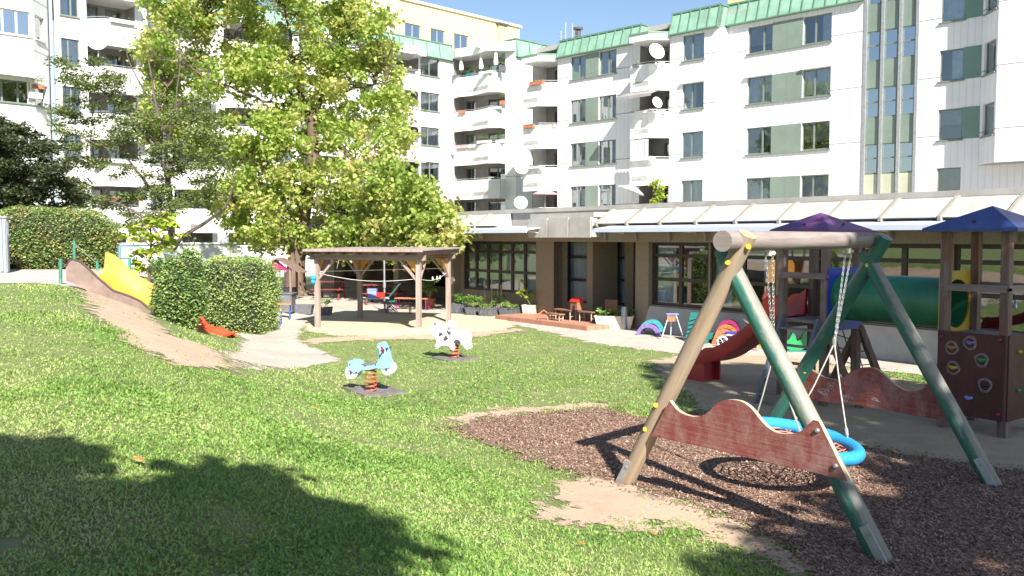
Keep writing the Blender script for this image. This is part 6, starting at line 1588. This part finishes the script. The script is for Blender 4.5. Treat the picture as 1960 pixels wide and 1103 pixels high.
c = G(1522, 674); T = thing('toy_rocker', c, 'green plastic two-seat see-saw rocker beyond the ladder', 'toy'); 
mb = MB(); prof_ = cr([(-.34, .18), (-.30, .12), (-.1, .04), (.1, .04), (.3, .12), (.36, .2), (.36, .26), (.28, .30), (.24, .40), (.18, .42), (.14, .30), (.04, .24), (0, .36), (-.06, .42), (-.12, .30), (-.2, .24), (-.3, .34), (-.38, .36), (-.34, .18)], 2)
mb.slab([c+Vector((x, 0, z)) for x, z in prof_[:-1]], (0.05, .24, 0)); mb.build('body', 'toygreen', T); mb = MB(); mb.box(c+Vector((0, .12, .02)), (.6, .3, .04)); mb.build('base', 'teal', T)

# ------------------------------------------------------------------ satellite dishes
def dish_proto():
    T = thing('satellite_dish', (0, 0, 0), '', 'satellite dish'); mb = MB(); rm = Matrix.Rotation(R(90), 4, 'X')
    mb.lathe((0, 0, 0), [(.001, -.10), (.2, -.085), (.35, -.05), (.46, -.005), (.5, .02), (.5, .0), (.46, -.025), (.35, -.07), (.2, -.105), (.001, -.12)], 32, 0, rm); mb.build('reflector', 'dish', T, True)
    mb = MB(); mb.tube([(0, .0, -.48), (0, -.3, -.36), (0, -.52, -.18)], .015, 6); mb.build('feed_arm', 'metal', T, True)
    mb = MB(); mb.tube([(0, -.56, -.15), (0, -.44, -.1)], .045, 10); mb.build('feed_horn', 'dish', T, True)
    mb = MB(); mb.tube([(0, .1, 0), (0, .25, -.05), (0, .28, -.75)], .03, 8); mb.build('mount', 'metal', T, True); return T
DP = None
dl = [(187, 79, 18, FL, .95, .25, 'large white satellite dish on the upper balcony left of the trees'), (73, 250, 20, FL, 2.0, .3, 'white satellite dish above the dark tree at the far left'), (793, 95, 9, FL, 1.0, .3, 'small dish on the top balcony below the yellow storey'),
      (918, 84, 8, FC, 1.0, .2, 'dish on the roof edge below the yellow storey'), (999, 320, 14, FR, 1.8, .1, 'white dish at the left corner of the right block, upper of two'), (997, 388, 13, FR, 1.8, .1, 'white dish at the left corner of the right block, lower of two'),
      (1257, 98, 16, FR, 1.75, .35, 'big dish on the top balcony of the middle balcony column'), (1258, 196, 11, FR, 1.75, .5, 'smaller dish under the open grey awning'), (760, 18, 13, FL, -.6, -1.2, 'dish seen edge-on beside the pale stair tower on the roof'), (232, 170, 9, FL, 1.0, .3, 'white dish half hidden by the olive tree branches')]
for i, (px, py, rp, F, out, rz, lb_) in enumerate(dl):
    uu = F.u(px, py, out); z = F.z(px, py, out); q = F.pt(uu, out, z); s_ = rp/.5*q.y/1700
    o = dish_proto() if DP is None else copy_tree(DP); DP = DP or o
    o.location = q; o.rotation_euler = (R(-18), 0, rz); o.scale = (s_,)*3; o['label'] = lb_; o['group'] = 'satellite dishes on the balconies'
# ------------------------------------------------------------------ balcony things
def wbox(label, F, px0, px1, py, out, m_, h=.2, plant=.5, n_=260, name='window_box', z=None):
    zz = F.z((px0+px1)/2, py, out) if z is None else z
    for _ in range(3):     # sit the box on the outer face of the parapet it belongs to
        um = F.u((px0+px1)/2, py, out)
        for F_, q0, q1, k, o_, ed in BALC:
            if F_ is F and q0-.3 <= um <= q1+.3 and abs(ZS[k]-zz) < 1.1:
                out = o_+float(np.interp((um-q0)/(q1-q0), [e[0] for e in ed], [e[1] for e in ed]))+(.11 if h < .3 and plant < .8 else -.14); zz = ZS[k]+(.05 if h < .3 and plant < .8 else .28)
                break
    a, b_ = F.u(px0, py, out), F.u(px1, py, out)
    T = thing(name, F.pt((a+b_)/2, out, zz), label, 'flower box', 'flower boxes on the balcony rails'); mb = MB(); F.box(mb, a, b_, out-.10, out+.10, zz-h, zz); F.box(mb, a-.01, b_+.01, out-.11, out+.11, zz-.03, zz+.004); mb.build('box', m_, T)
    if plant:
        k = max(2, int((b_-a)/.35)); cl_ = [(*F.pt(a+(b_-a)*(i+.5)/k, out, zz+plant*.4*random.uniform(.4, 1)), plant*.38) for i in range(k)]
        tag(leaves('plants', clump_leaves(cl_, n_, .1), .10, T, 'leafplant', .3, .4, .25, shape='small', up=.7), kind='stuff')
for args in (('red flower box on the top left balcony of the right block', FR, 1015, 1040, 175, 1.5, 'terracotta', .22, .4), ('row of clay pots on the second balcony from the top, left column', FR, 1003, 1022, 245, 1.5, 'terracotta', .2, .3), ('pale box on the second balcony from the top of the left column', FR, 1042, 1062, 246, 1.2, 'precast', .22, .25),
    ('white flower box on the third balcony of the left column', FR, 1012, 1040, 322, 1.5, 'white', .12, .35), ('small dark potted shrub on the top middle balcony', FR, 1212, 1222, 122, 1.5, 'planter', .15, .6), ('white box under the big dish', FR, 1248, 1270, 125, 1.6, 'white', .2, .1), ('white box under the smaller dish', FR, 1246, 1272, 216, 1.6, 'white', .2, .1),
    ('white box on the rail left of the smaller dish', FR, 1217, 1250, 215, 1.5, 'white', .14, .0), ('white trailing flower box beside the hanging curtain', FR, 1208, 1252, 305, 1.5, 'white', .12, .35), ('red flower box beneath the climbing plant', FR, 1250, 1275, 392, 1.2, 'redplastic', .2, .3),
    ('black planters with shrubs on the top corner balcony', FC, 867, 880, 138, .5, 'planter', .3, .9), ('blue tub with a shrub on the top corner balcony', FC, 893, 903, 137, .6, 'teal', .35, .7), ('dark tub with a round bush between the closed parasols', FC, 902, 912, 137, .6, 'planter', .3, .9), ('white trailing box on the top corner balcony', FC, 918, 942, 135, 1.3, 'white', .15, .5), ('purple grey tubs at the right of the top corner balcony', FC, 956, 967, 126, 1.0, 'planter', .45, .9),
    ('clay flower box on the second corner balcony', FC, 878, 890, 205, .6, 'terracotta', .2, .2), ('white box on the rail of the second corner balcony', FC, 944, 960, 200, 1.3, 'white', .16, .3), ('climbing pots at the right of the second corner balcony', FC, 958, 966, 193, 1.0, 'terracotta', .3, 1.2), ('pink long box on the third corner balcony', FC, 868, 895, 275, .55, 'pink', .2, .35), ('small leafy box in the middle of the third corner balcony', FC, 898, 912, 273, .6, 'white', .2, .6), ('white boxes with bushy plants on the third corner balcony', FC, 914, 940, 271, 1.2, 'white', .2, 1.0), ('box with a tall plant at the right of the third corner balcony', FC, 950, 966, 268, 1.1, 'white', .25, 1.2),
    ('clay box on the balcony just right of the big tree', FL, 748, 775, 187, .8, 'terracotta', .2, .0), ('grey box with low plants on the top balcony beside the big tree', FL, 760, 795, 120, .8, 'planter', .15, .3), ('trailing flower box on the highest balcony at the left', FL, 210, 255, 18, .9, 'white', .2, .4), ('white flower box at the corner of the left bay', FL, 55, 80, 178, 1.6, 'white', .3, .5), ('wilting brown and green plant on the left bay balcony', FL, 62, 84, 163, 1.6, 'terracotta', .2, 1.3),
    ('flower box half hidden behind the olive tree', FL, 180, 250, 285, .9, 'white', .2, .3)):
    wbox(*args)
def parasol_closed(label, F, px, py0, py1, out):
    a = F.pt(F.u(px, py0, out), out, F.z(px, py0, out)); b_ = F.pt(F.u(px, py1, out), out, F.z(px, py1, out)); T = thing('parasol', a, label, 'parasol', 'closed parasols on the top corner balcony'); mb = MB(); mb.tube([a, b_], .03, 6); mb.build('pole', 'metal', T, True)
    mb = MB(); mb.tube([a.lerp(b_, .15), a.lerp(b_, .3), a.lerp(b_, .7), a.lerp(b_, 1.02)], [.16, .19, .12, .02], 10); mb.build('folded_canopy', 'white', T, True)
parasol_closed('closed white parasol, leftmost on the top corner balcony', FC, 883, 139, 110, .2); parasol_closed('closed white parasol, tallest and in the middle of the top corner balcony', FC, 921, 137, 104, .7); parasol_closed('closed white parasol near the right end of the top corner balcony', FC, 949, 130, 93, .8)
def parasol_open(label, F, px, pyb, pyt, out, rp, m_, tilt=0):
    b0_ = F.pt(F.u(px, pyb, out), out, F.z(px, pyb, out)); t0_ = F.pt(F.u(px, pyt, out), out, F.z(px, pyt, out)); T = thing('parasol', b0_, label, 'parasol'); mb = MB(); mb.tube([b0_, t0_], .025, 6); mb.build('pole', 'metal', T, True)
    r = rp*t0_.y/1700; mt = Matrix.Rotation(tilt, 4, 'Y'); mb = MB(); mb.lathe(t0_, [(.001, .02), (r*.5, -r*.12), (r, -r*.34), (r, -r*.42)], 8, 0, mt); mb.build('canopy', m_, T)
parasol_open('open pink parasol on the lowest balcony of the left column', FR, 1043, 402, 363, 1.2, 23, 'pink'); parasol_open('open white parasol tilted on the lowest middle balcony', FR, 1212, 398, 356, 1.6, 26, 'white', .35)
# open awnings and hung cloth (parts of the blocks)
def bawning(F, par, px0, px1, pyt, drop, o0, o1, m_='soffit'):
    a, b_ = F.u(px0, pyt, o0), F.u(px1, pyt, o0); z = F.z((px0+px1)/2, pyt, o0); mb = MB(); mb.slab([F.pt(a, o0, z), F.pt(a, o1, z-drop), F.pt(a, o1, z-drop-.16), F.pt(a, o1-.03, z-drop-.03), F.pt(a, o0, z-.03)], F.U.to_3d()*(b_-a)); mb.build('awning', m_, par)
bawning(FR, RW, 1208, 1272, 172, .45, 1.0, 2.3, 'soffit'); bawning(FL, LW, -60, 60, 131, .25, 1.6, 2.4, 'white'); bawning(FL, LW, 745, 798, 300, .3, .9, 2.0, 'soffit')
mb = MB(); a, b_ = FR.u(1207, 280, 1.45), FR.u(1241, 280, 1.45); pr = None
for i in range(25):
    uu = a+(b_-a)*i/24; oo = 1.45+.05*math.sin(i*1.3); q = (uu, oo)
    if pr: mb.quad(FR.pt(*pr, ZS[1]-.1), FR.pt(*q, ZS[1]-.1), FR.pt(*q, ZS[1]+1.12), FR.pt(*pr, ZS[1]+1.12))
    pr = q
tag(mb.build('hanging_curtain', 'curtain', None), 'pale striped curtain hung across the second middle balcony', 'curtain')
q = FR.pt(FR.u(1262, 395, 1.3), 1.3, FR.z(1262, 395, 1.3)); T = thing('balcony_tree', q, 'leafy climbing plant rising from the lowest middle balcony', 'plant'); mb = MB(); tp_ = FR.pt(FR.u(1258, 345, 1.3), 1.3, FR.z(1258, 345, 1.3)); mb.tube([q, tp_], .03, 5); mb.build('stem', 'cane', T)
leaves('crown', clump_leaves([(*q.lerp(tp_, t)+Vector((random.uniform(-.2, .2), 0, 0)), .35) for t in (.1, .3, .45, .6, .75, .9, 1)] if False else [(*(q.lerp(tp_, t)+Vector((random.uniform(-.25, .25), 0, 0))), .34) for t in (.05, .2, .35, .5, .65, .8, .95)], 650, .1), .14, T, 'leafyoung', .4, .4, .2, up=.6)
# fallen leaves on the lawn
for x, y, lb_ in ((265, 892, 'curled brown fallen leaf lying in the shaded lawn'), (1252, 1030, 'small tan fallen leaf on the sunny lawn edge'), (1114, 1050, 'tiny reddish leaf on the lawn near the bare soil'), (602, 786, 'pale brown leaf on the sunny lawn beyond the shade')):
    g = G(x, y)+Vector((0, 0, .035)); mb = MB(); s_ = .055 if x in (265,) else .032; pp_ = [(1, 0, .01), (.5, .5, .0), (-.3, .6, .02), (-1, .1, .012), (-.4, -.5, .018), (.5, -.45, .0)]
    mb.slab([g+Vector((a*s_, b_*s_, c*s_*20)) for a, b_, c in pp_], (0, 0, .003)); tag(mb.build('fallen_leaf', 'fallen', None), lb_, 'leaf')
